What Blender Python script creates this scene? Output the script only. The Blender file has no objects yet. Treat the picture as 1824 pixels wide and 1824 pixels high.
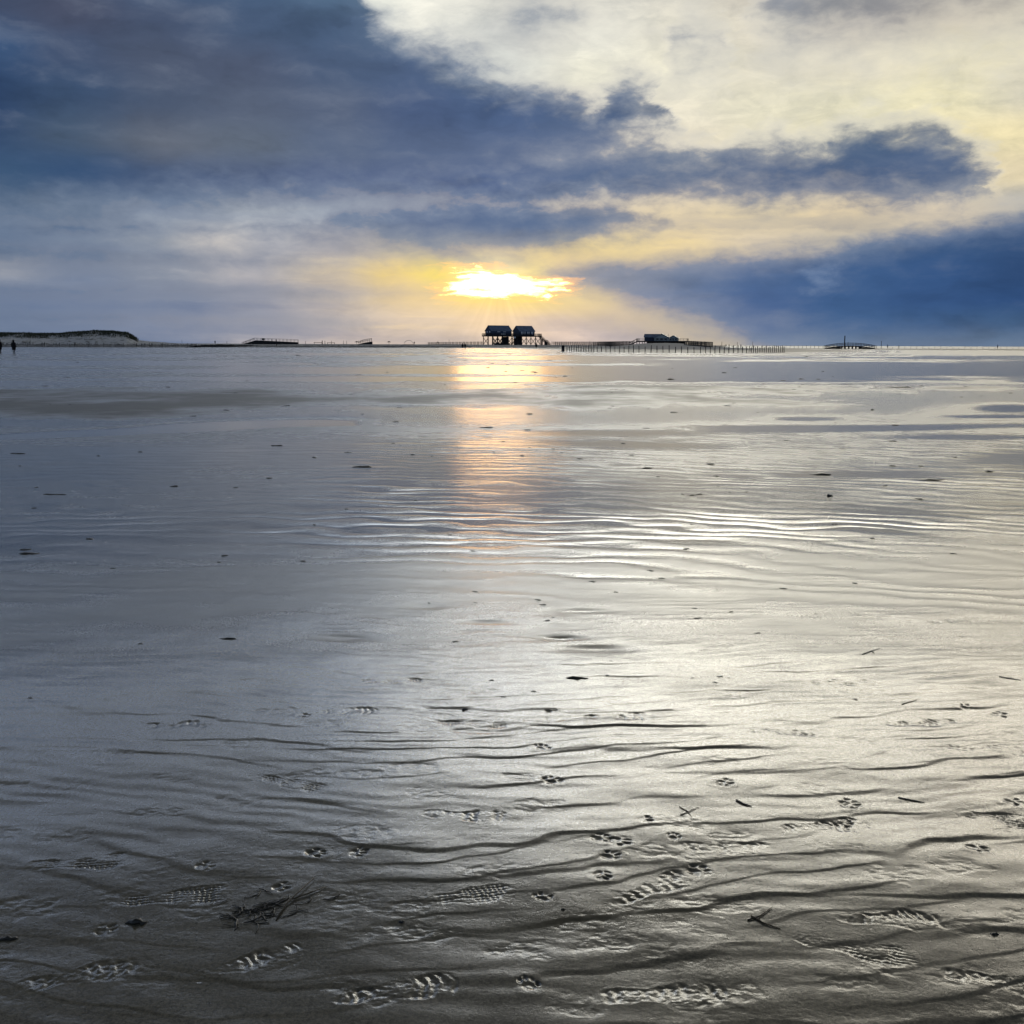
import bpy, math, random
import numpy as np
from mathutils import Vector, Matrix

random.seed(7)
SC = bpy.context.scene
COL = SC.collection
R = math.radians

# ------------------------------------------------------------------ camera
EYE = 1.45
F = 1956.0                       # focal length in photo pixels (1824 wide)
PITCH = math.atan(298.0 / F)
ROLL = R(0.22)
_r0, _u0 = Vector((1, 0, 0)), Vector((0, math.sin(PITCH), math.cos(PITCH)))
FWD = Vector((0, math.cos(PITCH), -math.sin(PITCH)))
RT = _r0 * math.cos(ROLL) + _u0 * math.sin(ROLL)
UP = _u0 * math.cos(ROLL) - _r0 * math.sin(ROLL)
cam = bpy.data.objects.new('camera', bpy.data.cameras.new('camera'))
COL.objects.link(cam)
m = Matrix((RT, UP, -FWD)).transposed().to_4x4()
m.translation = (0, 0, EYE)
cam.matrix_world = m
cam.data.sensor_width = 36
cam.data.lens = 36 * F / 1824
cam.data.clip_start = 0.05
cam.data.clip_end = 200000
SC.camera = cam


def ray(px, py):
    return FWD + RT * ((px - 912) / F) + UP * ((912 - py) / F)


def P(px, py, Y):                # the point of the world seen at that place, Y metres away
    d = ray(px, py)
    return Vector((0, 0, EYE)) + d * (Y / d.y)


def azel(px, py):
    d = ray(px, py).normalized()
    return math.degrees(math.atan2(d.x, d.y)), math.degrees(math.asin(d.z))


def G(px, py, z=0.0):            # point of the flat shore seen at that place
    d = ray(px, py)
    t = (z - EYE) / d.z
    return Vector((0, 0, EYE)) + d * t


# ------------------------------------------------------------------ noise (numpy)
def _hash(ix, iy, seed):
    h = (ix.astype(np.int64) * 374761393 + iy.astype(np.int64) * 668265263 + seed * 1442695041) & 0xffffffff
    h = ((h ^ (h >> 13)) * 1274126177) & 0xffffffff
    h = (h ^ (h >> 16)) & 0xffffffff
    return h.astype(np.float64) / 4294967295.0 * 2 * math.pi


def perlin(x, y, seed=0):
    x0 = np.floor(x); y0 = np.floor(y)
    fx = x - x0; fy = y - y0
    u = fx * fx * fx * (fx * (fx * 6 - 15) + 10)
    v = fy * fy * fy * (fy * (fy * 6 - 15) + 10)
    def g(a, b):
        t = _hash(x0 + a, y0 + b, seed)
        return np.cos(t) * (fx - a) + np.sin(t) * (fy - b)
    n0 = g(0, 0) * (1 - u) + g(1, 0) * u
    n1 = g(0, 1) * (1 - u) + g(1, 1) * u
    return (n0 * (1 - v) + n1 * v) * 1.5


def fbm(x, y, seed=0, oc=4):
    s = 0; a = 1.0; t = 0
    for i in range(oc):
        s = s + a * perlin(x, y, seed + i * 17); t += a
        x = x * 2.03 + 5.1; y = y * 2.03 - 3.7; a *= 0.5
    return s / t


def sstep(a, b, x):
    t = np.clip((x - a) / (b - a), 0, 1)
    return t * t * (3 - 2 * t)


# ------------------------------------------------------------------ shore height field
def project(x, y):
    d = np.maximum(y * math.cos(PITCH) + EYE * math.sin(PITCH), 0.05)
    a = x
    b = y * math.sin(PITCH) - EYE * math.cos(PITCH)
    xc = a * math.cos(ROLL) + b * math.sin(ROLL)
    yc = b * math.cos(ROLL) - a * math.sin(ROLL)
    return 912 + F * xc / d, 912 - F * yc / d


PROF = [(1824, 26), (1500, 24), (1250, 20), (1120, 13), (1020, 8), (960, 4), (900, 0.6), (850, -0.5), (815, 1.5), (785, 5), (760, 8), (735, 12),
        (705, 16), (692, 12), (682, 3), (672, -3), (660, -5), (650, -1), (640, -4), (632, -2), (626, 5), (622, 15)]
_py = np.array([p[0] for p in PROF][::-1], float); _ph = np.array([p[1] for p in PROF][::-1], float)
# pools (-) and bars (+) of the shore: centre, half sizes, tilt, height in mm
FEAT = [(230, 769, 150, 4, -6, -62), (450, 754, 150, 5, -4, -60), (560, 755, 60, 3, 3, -40), (700, 728, 55, 3.2, -1, -28), (850, 728, 55, 3, 0, -28),
        (640, 691, 30, 1.6, 0, -20), (560, 694, 60, 1.6, 0, -20),
        (1430, 746, 62, 4, 0, -24), (1450, 730, 55, 2.6, 0, -22), (1580, 762, 270, 4.5, -3, -20), (1790, 726, 60, 8, 0, -20),
        (1340, 760, 130, 4, 0, -14), (1760, 742, 90, 3, 0, -16), (1720, 778, 120, 4, 0, -14), (1800, 815, 60, 10, 0, -10),
        (1060, 770, 160, 5, 2, -10), (1100, 792, 130, 5, 4, -10), (1530, 845, 120, 5, 2, -9), (1600, 910, 130, 12, 2, -5), (1560, 940, 90, 8, 3, -5),
        (900, 915, 260, 60, 2, -1.6), (1250, 770, 300, 20, 0, -4),
        (620, 1140, 50, 6, 0, -7), (870, 1112, 40, 4, 0, -7), (1060, 1160, 50, 5, 0, -11), (1000, 1140, 30, 4, 0, -11), (1030, 1092, 50, 4, 0, -9), (1080, 1030, 60, 4, 0, -5),
        (760, 1083, 40, 5, 0, -5), (1220, 1030, 60, 4, 0, -5),
        (150, 716, 900, 27, 1, 56), (120, 738, 260, 14, 0, 30), (1500, 693, 420, 9, 1, 46), (1080, 702, 280, 11, 0, 26), (1250, 720, 300, 9, 0, 34), (260, 875, 340, 45, 0, 6), (560, 860, 120, 30, 0, 3),
        (1560, 655, 330, 7, 0, -20), (1330, 664, 130, 7, 3, -14), (1450, 642, 420, 2.2, 0, 22), (1700, 668, 200, 6, 0, 14),
        (1000, 627, 420, 3.0, 1, 30), (1320, 631, 230, 2.2, 1, 45), (700, 634, 300, 1.6, 0, 16), (600, 645, 260, 1.8, 0, 14), (900, 648, 260, 2.4, 0, 12),
        (1150, 652, 240, 2.2, 1, 10), (250, 640, 300, 2.4, 0, 16), (200, 655, 240, 2, 0, 10), (100, 664, 250, 2, 0, 14), (450, 668, 300, 1.8, 0, 12), (900, 668, 200, 2, 0, 8),
        (60, 628, 220, 6, 0, 20), (1150, 643, 130, 1.6, -1, -16), (700, 661, 420, 2.2, 0, -10), (300, 676, 420, 3, 0, -12), (1000, 678, 420, 3.5, 0, -12)]

# footprints read off the photograph: kind, x, y (pixels), heading (degrees from the x axis of the shore), depth factor
PRINTS = []
for px, py, hd in [(610, 1268, 4), (842, 1289, -4), (1390, 1303, -5), (1640, 1288, 5), (515, 1396, -25), (832, 1455, -8), (1468, 1473, 8),
                   (828, 1600, 12), (1165, 1583, 35), (1590, 1640, -3), (1520, 1692, -24), (1180, 1776, 2), (705, 1765, 15),
                   (140, 1540, 8), (145, 1742, 20), (1800, 1758, -20), (1770, 1458, -20), (1290, 1512, -5), (440, 1720, 25),
                   (310, 1600, 10), (1510, 1090, 4), (1430, 1094, 0), (1660, 1105, 3), (1100, 1278, 5), (1500, 1215, 0), (690, 1212, 4),
                   (310, 1292, 4), (1760, 1335, -10)]:
    PRINTS.append(('shoe', px, py, hd))
for px, py, hd in [(560, 1521, 10), (636, 1521, 0), (1147, 1461, -10), (1086, 1526, 30), (1738, 1513, -20), (966, 1600, 80), (1102, 1499, -15), (1068, 1494, 20),
                   (942, 1756, 80), (1242, 1552, 25), (982, 1391, 70), (186, 1660, 40), (980, 1266, 60), (1500, 1467, 0), (1070, 1560, -40), (1200, 1492, 60),
                   (1780, 1273, 0), (965, 1332, 60), (365, 1546, 20), (1510, 1432, 0), (1800, 1428, 0), (500, 1582, 0), (540, 1275, 0), (1290, 1395, 0), (1720, 1260, 30)]:
    PRINTS.append(('paw', px, py, hd))

_r = random.Random(12)
for _ in range(110):
    _py0 = 1050 + 760 * _r.random() ** 0.8
    PRINTS.append(('scuff', _r.uniform(-60, 1900), _py0, 0))


def stamp(x, y, h):
    for i, (kind, px, py, hd) in enumerate(PRINTS):
        c = G(px, py, 0.02)
        a = R(hd)
        rad = {'shoe': 0.2, 'paw': 0.07, 'scuff': 0.16}[kind]
        idx = np.nonzero((np.abs(x - c.x) < rad) & (np.abs(y - c.y) < rad))[0]
        if len(idx) == 0:
            continue
        dx = x[idx] - c.x; dy = y[idx] - c.y
        u = dx * math.cos(a) + dy * math.sin(a)
        v = -dx * math.sin(a) + dy * math.cos(a)
        if kind == 'scuff':
            e = np.sqrt((dx / 0.10) ** 2 + (dy / 0.06) ** 2) + 0.5 * perlin(dx * 20 + i, dy * 20, 101)
            k = (1 - sstep(0.45, 1.0, e)) * (0.4 + 0.6 * ((i * 29) % 10) / 10)
            h[idx] += k * (0.0013 * fbm(dx / 0.034 + i, dy / 0.022, 102, 3) - 0.0008)
        elif kind == 'shoe':
            w = 0.040 + 0.010 * np.tanh((u - 0.0) / 0.05) - 0.010 * np.exp(-((u + 0.035) / 0.03) ** 2)
            e = np.maximum(np.abs(v) / w, np.abs(u) / 0.142)
            e = np.maximum(e, np.sqrt((np.maximum(np.abs(u) - 0.095, 0) / 0.047) ** 2 + (v / w) ** 2))
            e = e + 0.22 * perlin(dx * 22 + i * 3.3, dy * 22, 96)
            inside = 1 - sstep(0.72, 1.08, e)
            jit = perlin(dx * 34 + i * 5.1, dy * 34, 97) * 0.007
            u = u + jit; v = v + jit * 0.7
            arch = 1 - 0.75 * np.exp(-((u + 0.03) / 0.022) ** 2)
            if i % 3 == 0:
                tread = np.sin(u * 2 * math.pi / 0.024 + 2.2 * np.abs(v) / 0.03)
            elif i % 3 == 1:
                tread = np.sin((u + v) * 2 * math.pi / 0.027) * np.sin((u - v) * 2 * math.pi / 0.027) * 1.5
            else:
                tread = np.sin(u * 2 * math.pi / 0.03) * (0.4 + np.abs(np.sin(v * 2 * math.pi / 0.05)))
            soft = np.clip(0.40 + 1.5 * perlin(dx * 13 + i * 2.7, dy * 13, 90), 0.0, 1.0) * (0.55 + 0.45 * ((i * 53) % 10) / 10)
            rim = np.exp(-((e - 1.14) / 0.14) ** 2) * 0.0012
            h[idx] += inside * arch * soft * (-0.0028 + 0.0017 * tread) + 0.2 * rim * soft + inside * 0.0004 * perlin(dx * 90, dy * 90, 98)
        else:
            s = 0.8 + 0.35 * ((i * 37) % 10) / 10
            t = 0
            pr_ = random.Random(i * 13 + 5)
            u = u + 0.006 * perlin(dx * 30 + i, dy * 30, 111); v = v * pr_.uniform(0.85, 1.2) + pr_.uniform(-.25, .25) * u
            for (cu, cv, ru, rv) in [(-0.012, 0, 0.016, 0.019), (0.022, -0.009, 0.012, 0.0075), (0.022, 0.009, 0.012, 0.0075), (0.008, -0.024, 0.011, 0.0075), (0.008, 0.024, 0.011, 0.0075)]:
                t = np.maximum(t, (pr_.uniform(0.45, 1.0) if pr_.random() > 0.14 else 0.1) * (1 - sstep(0.45, 1.2, np.sqrt(((u - cu * s) / (ru * s)) ** 2 + ((v - cv * s) / (rv * s)) ** 2))))
            e = np.sqrt(u * u + v * v) + 0.008 * perlin(dx * 45 + i, dy * 45, 99)
            h[idx] += -0.0062 * t * (0.6 + 0.6 * perlin(dx * 40 + i, dy * 40, 94)) + 0.0003 * np.exp(-((e - 0.042 * s) / 0.012) ** 2)
    return h


def height(x, y, detail=True):
    px, py = project(x, y)
    dist = np.sqrt(x * x + y * y)
    h = np.interp(py, _py, _ph) * 0.001
    wob = fbm(x / 9.0, y / 9.0, 3, 3)
    pyw = py * 1.0
    n = 0
    nn = [(40, 9, 5), (16, 7.5, 6), (6.5, 5, 7), (2.6, 3.0, 8)]
    for lam, amp, sd in nn:
        k = sstep(6, 26, dist) if lam > 10 else sstep(3, 12, dist)
        n = n + perlin(x / lam + sd, y / lam - sd, sd) * amp * k
    h = h + n * 0.001 * 0.85 * (1 + 0.5 * sstep(24, 60, dist))
    e1 = fbm(x / 3.0, y / 5.0, 41, 4)
    for fx, fy, rx, ry, tilt, a in FEAT:
        dy = py - fy - (px - fx) * math.tan(R(tilt * 0.35))
        q = ((px - fx) / rx) ** 2 + (dy / ry) ** 2
        idx = np.nonzero(q < 7)
        if len(idx[0]):
            q2 = q[idx] * (1 + 0.7 * e1[idx]) + 0.5 * e1[idx]
            h[idx] += a * 0.001 * np.exp(-np.maximum(q2, 0) * 0.8)
    # ---- the far shore
    land = 1 - sstep(1235, 1330, px)
    up = sstep(430, 640, y)
    h = h + land * up * (1.22 + 0.10 * fbm(x / 60, y / 90, 12, 3))
    far_r = sstep(1235, 1400, px)
    h = h - far_r * sstep(560, 640, y) * 1.2                                     # the sea floor on the right
    h = h + far_r * 0.34 * np.exp(-((y - 500) / 45) ** 2)                        # low causeway
    h = h - far_r * 0.03 * sstep(185, 210, y) * (1 - sstep(390, 430, y)) * sstep(1400, 1480, px)   # wide bright pool
    mx = x - 55.0
    h = h + 1.55 * np.exp(-(mx / 15.0) ** 2 - ((y - 415) / 45) ** 2) * (1 + 0.25 * fbm(x / 9, y / 14, 21, 3))
    h = h + 0.85 * np.exp(-((x - 58) / 30.0) ** 2 - ((y - 395) / 65) ** 2) * (1 + 0.2 * fbm(x / 9, y / 14, 22, 3))
    h = h + 0.10 * np.exp(-((y - 300) / 70) ** 2) * sstep(985, 1060, px) * (1 - sstep(1500, 1640, px))
    if not detail:
        return h
    # ---- ripples
    near = (1 - sstep(10, 17, dist)) * (1 - 0.72 * sstep(4.2, 5.4, dist) * (1 - 0.3 * sstep(7, 9, dist)))
    wx = x + 0.35 * perlin(x / 1.6, y / 1.6, 31)
    bend = (-0.30 * sstep(-1.5, 0.6, x) + 0.10) * (1 - sstep(4.5, 7.5, y)) + 0.22 * sstep(6.0, 9.0, y)
    warp = 0.22 * fbm(x / 1.5, y / 0.9, 33, 4) + 0.07 * fbm(x / 0.42, y / 0.25, 35, 3) + 0.10 * np.sin(x * 0.9)
    lam = 0.23
    t = (y + bend * x + warp) / lam
    t = t - np.floor(t)
    prof = np.where(t < 0.13, sstep(0, 0.13, t), 1 - sstep(0.13, 1.0, t) * 1.0)
    am = np.clip(0.42 + 1.75 * fbm(x / 0.75, y / 0.4, 51, 3), 0.0, 1.4)
    leftcalm = 1 - 0.55 * (1 - sstep(-1.2, 0.3, x / np.maximum(y, 1) * 3.6))
    am = am * (0.45 + 0.75 * sstep(-0.35, 0.25, fbm(x / 2.4, y / 2.4, 52, 2)))
    h = h + (prof - 0.4) * 0.0030 * am * near * leftcalm
    t2 = (y * 0.97 + (bend + 0.12) * x + 0.11 * fbm(x / 0.6, y / 0.4, 61, 3)) / 0.085
    near2 = 1 - sstep(5, 11, dist)
    tb = (y + (bend - 0.08) * x + 0.13 * fbm(x / 0.8, y / 0.5, 63, 4)) / 0.118
    tb = tb - np.floor(tb)
    pb_ = np.where(tb < 0.13, sstep(0, 0.13, tb), 1 - sstep(0.13, 1.0, tb))
    h = h + (pb_ - 0.4) * 0.0016 * near2 * leftcalm * np.clip(0.25 + 1.8 * fbm(x / 0.7, y / 0.5, 64, 3), 0, 1.2)
    h = h + (0.00022 * fbm(x / 0.035, y / 0.028, 73, 2) + 0.00010 * perlin(x / 0.014, y / 0.012, 74)) * (1 - sstep(3.5, 7, dist)) * (0.6 + fbm(x / 0.8, y / 0.8, 75, 2))
    h = h + 0.00045 * np.sin(2 * math.pi * t2) * near2 * (0.5 + fbm(x / 1.1, y / 1.1, 62, 2))
    h = h + 0.007 * fbm(x / 0.9, y / 0.7, 71, 3) * (1 - sstep(5.5, 9, dist)) + 0.0010 * fbm(x / 0.22, y / 0.16, 72, 3) * (1 - sstep(6, 13, dist))
    # mid distance: ribbed flats with water standing in the troughs
    mid = sstep(5.0, 8.0, dist) * (1 - sstep(19, 28, dist)) * (0.50 + 0.50 * sstep(-0.26, -0.06, x / np.maximum(y, 1) + 0.05 * fbm(x / 3, y / 3, 82, 2)))
    t3 = (y * 0.9 + 0.30 * x * sstep(-6, 6, x * 1.0) + 0.45 * fbm(x / 2.6, y / 1.3, 81, 3) + 0.12 * perlin(x / 0.5, y / 0.35, 83)) / 0.31
    h = h + 0.0026 * np.sin(2 * math.pi * t3) * mid * (0.4 + 1.1 * np.clip(fbm(x / 2.2, y / 1.6, 84, 2) + 0.4, 0, 1.2))
    h = h + 0.0028 * fbm(x / 0.55, y / 0.42, 86, 4) * mid
    shp = h.shape
    return stamp(x.ravel(), y.ravel(), h.ravel()).reshape(shp)


def gz(x, y):
    return float(height(np.array([float(x)]), np.array([float(y)]), False)[0])


# ------------------------------------------------------------------ shader expression helper
class S:
    nt = None
    def __init__(self, sock): self.s = sock
    @staticmethod
    def math(op, *a, clamp=False):
        n = S.nt.nodes.new('ShaderNodeMath'); n.operation = op; n.use_clamp = clamp
        for i, v in enumerate(a):
            if isinstance(v, S): S.nt.links.new(v.s, n.inputs[i])
            else: n.inputs[i].default_value = v
        return S(n.outputs[0])
    def __add__(s, o): return S.math('ADD', s, o)
    __radd__ = __add__
    def __sub__(s, o): return S.math('SUBTRACT', s, o)
    def __rsub__(s, o): return S.math('SUBTRACT', o, s)
    def __mul__(s, o): return S.math('MULTIPLY', s, o)
    __rmul__ = __mul__
    def __truediv__(s, o): return S.math('DIVIDE', s, o)


def vec(x, y, z=0.0):
    n = S.nt.nodes.new('ShaderNodeCombineXYZ')
    for i, v in enumerate((x, y, z)):
        if isinstance(v, S): S.nt.links.new(v.s, n.inputs[i])
        else: n.inputs[i].default_value = v
    return S(n.outputs[0])


def noise(v, scale=1.0, detail=4, rough=0.5, dist=0.0, lac=2.0):
    n = S.nt.nodes.new('ShaderNodeTexNoise')
    S.nt.links.new(v.s, n.inputs['Vector'])
    n.inputs['Scale'].default_value = scale; n.inputs['Detail'].default_value = detail
    n.inputs['Roughness'].default_value = rough; n.inputs['Distortion'].default_value = dist
    n.inputs['Lacunarity'].default_value = lac
    return S(n.outputs['Fac'])


def maprange(v, a, b, c=0.0, d=1.0, smooth=True):
    n = S.nt.nodes.new('ShaderNodeMapRange')
    n.interpolation_type = 'SMOOTHSTEP' if smooth else 'LINEAR'
    S.nt.links.new(v.s, n.inputs[0])
    for i, q in enumerate((a, b, c, d)):
        if isinstance(q, S): S.nt.links.new(q.s, n.inputs[i + 1])
        else: n.inputs[i + 1].default_value = q
    return S(n.outputs[0])


def mix(f, a, b, blend='MIX'):
    n = S.nt.nodes.new('ShaderNodeMix'); n.data_type = 'RGBA'; n.blend_type = blend
    for nm, v in (('Factor', f), ('A', a), ('B', b)):
        for i in n.inputs:
            if i.name == nm and i.enabled and ((nm == 'Factor' and i.type == 'VALUE') or (nm != 'Factor' and i.type == 'RGBA')):
                if isinstance(v, S): S.nt.links.new(v.s, i)
                elif nm == 'Factor': i.default_value = v
                else: i.default_value = (*v, 1) if len(v) == 3 else v
                break
    for o in n.outputs:
        if o.type == 'RGBA': return S(o)


def lin(c):
    return tuple(((v / 255) / 12.92 if v / 255 <= 0.04045 else ((v / 255 + 0.055) / 1.055) ** 2.4) for v in c)


def curve(v, pts, lo, hi, vlo, vhi):
    """piecewise smooth function of v through pts"""
    n = S.nt.nodes.new('ShaderNodeFloatCurve')
    t = (v - lo) / (hi - lo)
    S.nt.links.new(t.s, n.inputs['Value'])
    c = n.mapping.curves[0]
    pts = sorted(pts)
    pl = [((p[0] - lo) / (hi - lo), (p[1] - vlo) / (vhi - vlo)) for p in pts]
    c.points[0].location = pl[0]; c.points[1].location = pl[-1]
    for p in pl[1:-1]: c.points.new(*p)
    for p in c.points: p.handle_type = 'AUTO_CLAMPED'
    n.mapping.use_clip = False
    n.mapping.extend = 'HORIZONTAL'
    n.mapping.update()
    return S(n.outputs[0]) * (vhi - vlo) + vlo


# ------------------------------------------------------------------ sky
SUN_AZ, SUN_EL = azel(890, 508)
W = bpy.data.worlds.new('World'); SC.world = W; W.use_nodes = True
nt = W.node_tree; nt.nodes.clear(); S.nt = nt
tc = nt.nodes.new('ShaderNodeTexCoord')
sep = nt.nodes.new('ShaderNodeSeparateXYZ'); nt.links.new(tc.outputs['Generated'], sep.inputs[0])
dx, dy, dz = (S(sep.outputs[i]) for i in range(3))
az = S.math('ARCTAN2', dx, dy) * (180 / math.pi)
el = S.math('ARCSINE', S.math('MINIMUM', S.math('MAXIMUM', dz, -1.0), 1.0)) * (180 / math.pi)
el = S.math('ABSOLUTE', el)

# slow and fine wind-torn displacement of the cloud field (degrees); flatter towards the horizon
flat = maprange(el, 0.0, 12.0, 0.30, 1.0)
pw = vec(az * 0.15, el * 0.36, 3.0)
w1 = noise(pw, 1.0, 3, 0.55) - 0.5
w2 = noise(vec(az * 0.16 + 31.0, el * 0.36, 7.0), 1.0, 3, 0.55) - 0.5
pf = vec(az * 0.55, el * 1.15, 1.0)
f1 = noise(pf, 1.0, 7, 0.62, 0.4) - 0.5
f2 = noise(vec(az * 0.55 + 17.0, el * 1.15, 5.0), 1.0, 7, 0.62, 0.4) - 0.5
qa = az + w1 * 3.6 + f1 * 2.6
qe = el + (w2 * 1.5 + f2 * 1.3) * flat
qa_s = az + w1 * 2.0 + f1 * 1.2
qe_s = el + (w2 * 0.7 + f2 * 0.55) * flat

XS = [0, 150, 300, 450, 600, 750, 900, 1050, 1200, 1350, 1500, 1650, 1824]


def grid(rows, a_s, e_s):
    """rows: (y pixel or ('el', deg), {x: colour}); returns a colour that follows azimuth along rows and elevation between them"""
    t = (a_s + 60.0) / 120.0
    items = []
    for y, d in rows:
        if isinstance(y, tuple): e = y[1]
        else: e = max(azel(912, y)[1], 0.0)
        rp = nt.nodes.new('ShaderNodeValToRGB'); nt.links.new(t.s, rp.inputs[0])
        rp.color_ramp.interpolation = 'EASE'
        xs = sorted(d)
        els = rp.color_ramp.elements
        for i, x in enumerate(xs):
            p = (azel(x, 614)[0] + 60) / 120 if x > -5000 else 0
            if i < 2: k = els[i]; k.position = p
            else: k = els.new(p)
            k.color = (*lin(d[x]), 1)
        items.append((e, S(rp.outputs[0])))
    items.sort(key=lambda q: q[0])
    c = items[0][1]
    for (e0, _), (e1, c1) in zip(items, items[1:]):
        c = mix(maprange(e_s, e0, e1), c, c1)
    return c


UPPER = [(('el', 18.0), {0: (140, 152, 170), 300: (150, 160, 174), 600: (172, 180, 190), 900: (214, 215, 212), 1100: (242, 237, 220), 1500: (246, 238, 214), 1824: (232, 221, 196)}),  # sky rows above the view, tones chosen for their reflection in the sand
         (('el', 20.5), {0: (132, 142, 158), 600: (160, 167, 176), 900: (206, 206, 200), 1200: (242, 236, 220), 1500: (238, 231, 210), 1824: (206, 198, 176)}),
         (('el', 24.5), {0: (54, 63, 74), 600: (76, 82, 88), 900: (108, 108, 103), 1200: (152, 148, 134), 1500: (146, 141, 127), 1824: (102, 99, 87)}),
         (('el', 28.5), {0: (29, 35, 43), 600: (41, 45, 48), 900: (58, 58, 54), 1200: (86, 83, 73), 1500: (80, 77, 67), 1824: (51, 50, 42)}),
         (('el', 34.0), {0: (28, 34, 41), 600: (38, 42, 45), 900: (52, 52, 49), 1200: (72, 70, 62), 1824: (44, 44, 39)}),
         (('el', 44.0), {0: (20, 25, 31), 600: (27, 30, 33), 900: (34, 35, 34), 1824: (28, 30, 30)}),
         (('el', 90.0), {0: (36, 42, 52), 1824: (40, 46, 54)})]

CLOUD = [(0, {0: (60, 82, 116), 150: (66, 78, 106), 300: (60, 84, 118), 450: (64, 90, 124), 600: (82, 110, 140), 800: (120, 138, 158), 1250: (140, 150, 165), 1824: (150, 140, 130)}),
         (60, {0: (58, 73, 103), 150: (66, 73, 98), 300: (64, 79, 108), 450: (64, 86, 118), 600: (70, 94, 127), 750: (98, 120, 148), 1250: (130, 142, 160), 1824: (155, 145, 132)}),
         (130, {0: (46, 80, 122), 150: (60, 78, 110), 300: (72, 84, 109), 450: (76, 88, 114), 600: (70, 90, 122), 750: (76, 98, 134), 900: (92, 116, 150), 1100: (92, 115, 150), 1824: (120, 130, 145)}),
         (200, {-200: (20, 52, 92), 0: (22, 58, 100), 150: (48, 75, 110), 300: (70, 85, 111), 450: (86, 98, 121), 600: (84, 98, 125), 750: (70, 91, 130), 900: (75, 100, 142), 1050: (80, 103, 140), 1200: (92, 112, 142), 1824: (100, 115, 140)}),
         (270, {-200: (20, 52, 92), 0: (24, 60, 102), 150: (66, 87, 113), 300: (98, 106, 121), 450: (100, 112, 130), 600: (90, 106, 135), 750: (88, 106, 140), 900: (92, 110, 145), 1050: (106, 122, 153), 1200: (98, 118, 148), 1350: (92, 110, 143), 1500: (74, 99, 133), 1650: (70, 97, 136), 1824: (90, 110, 140)}),
         (330, {0: (48, 83, 120), 150: (42, 77, 118), 300: (68, 89, 124), 450: (76, 94, 131), 600: (79, 97, 137), 750: (84, 102, 142), 900: (82, 104, 147), 1050: (82, 106, 145), 1200: (86, 108, 143), 1350: (84, 105, 140), 1500: (76, 99, 136), 1650: (76, 99, 136), 1824: (90, 110, 140)}),
         (390, {0: (70, 96, 127), 150: (86, 107, 135), 300: (92, 114, 146), 450: (106, 125, 152), 600: (101, 120, 152), 750: (94, 113, 149), 900: (86, 110, 149), 1050: (96, 118, 153), 1200: (110, 126, 154), 1500: (96, 116, 148), 1824: (86, 108, 143)}),
         (440, {0: (45, 85, 125), 150: (62, 92, 130), 300: (98, 118, 147), 600: (118, 132, 158), 900: (126, 138, 162), 1200: (120, 134, 162), 1350: (95, 118, 152), 1500: (64, 97, 140), 1650: (46, 85, 133), 1824: (36, 76, 124)}),
         (490, {0: (98, 114, 140), 600: (130, 140, 160), 900: (160, 160, 168), 1050: (146, 152, 170), 1200: (110, 128, 160), 1350: (76, 107, 154), 1500: (52, 92, 143), 1650: (38, 82, 136), 1824: (22, 66, 116)}),
         (535, {0: (90, 112, 145), 600: (140, 148, 165), 900: (180, 172, 170), 1050: (160, 160, 172), 1200: (106, 127, 164), 1350: (71, 102, 151), 1500: (52, 92, 143), 1650: (40, 82, 136), 1824: (26, 72, 126)}),
         (575, {0: (85, 110, 145), 600: (170, 168, 172), 900: (205, 190, 180), 1050: (180, 174, 176), 1200: (130, 142, 164), 1350: (76, 105, 153), 1500: (60, 98, 146), 1650: (54, 93, 141), 1824: (56, 92, 134)}),
         (614, {0: (80, 105, 142), 600: (200, 188, 182), 900: (225, 205, 188), 1050: (203, 193, 188), 1200: (158, 159, 170), 1350: (122, 138, 164), 1500: (92, 118, 150), 1650: (88, 113, 144), 1824: (82, 110, 141)})] + UPPER

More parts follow.
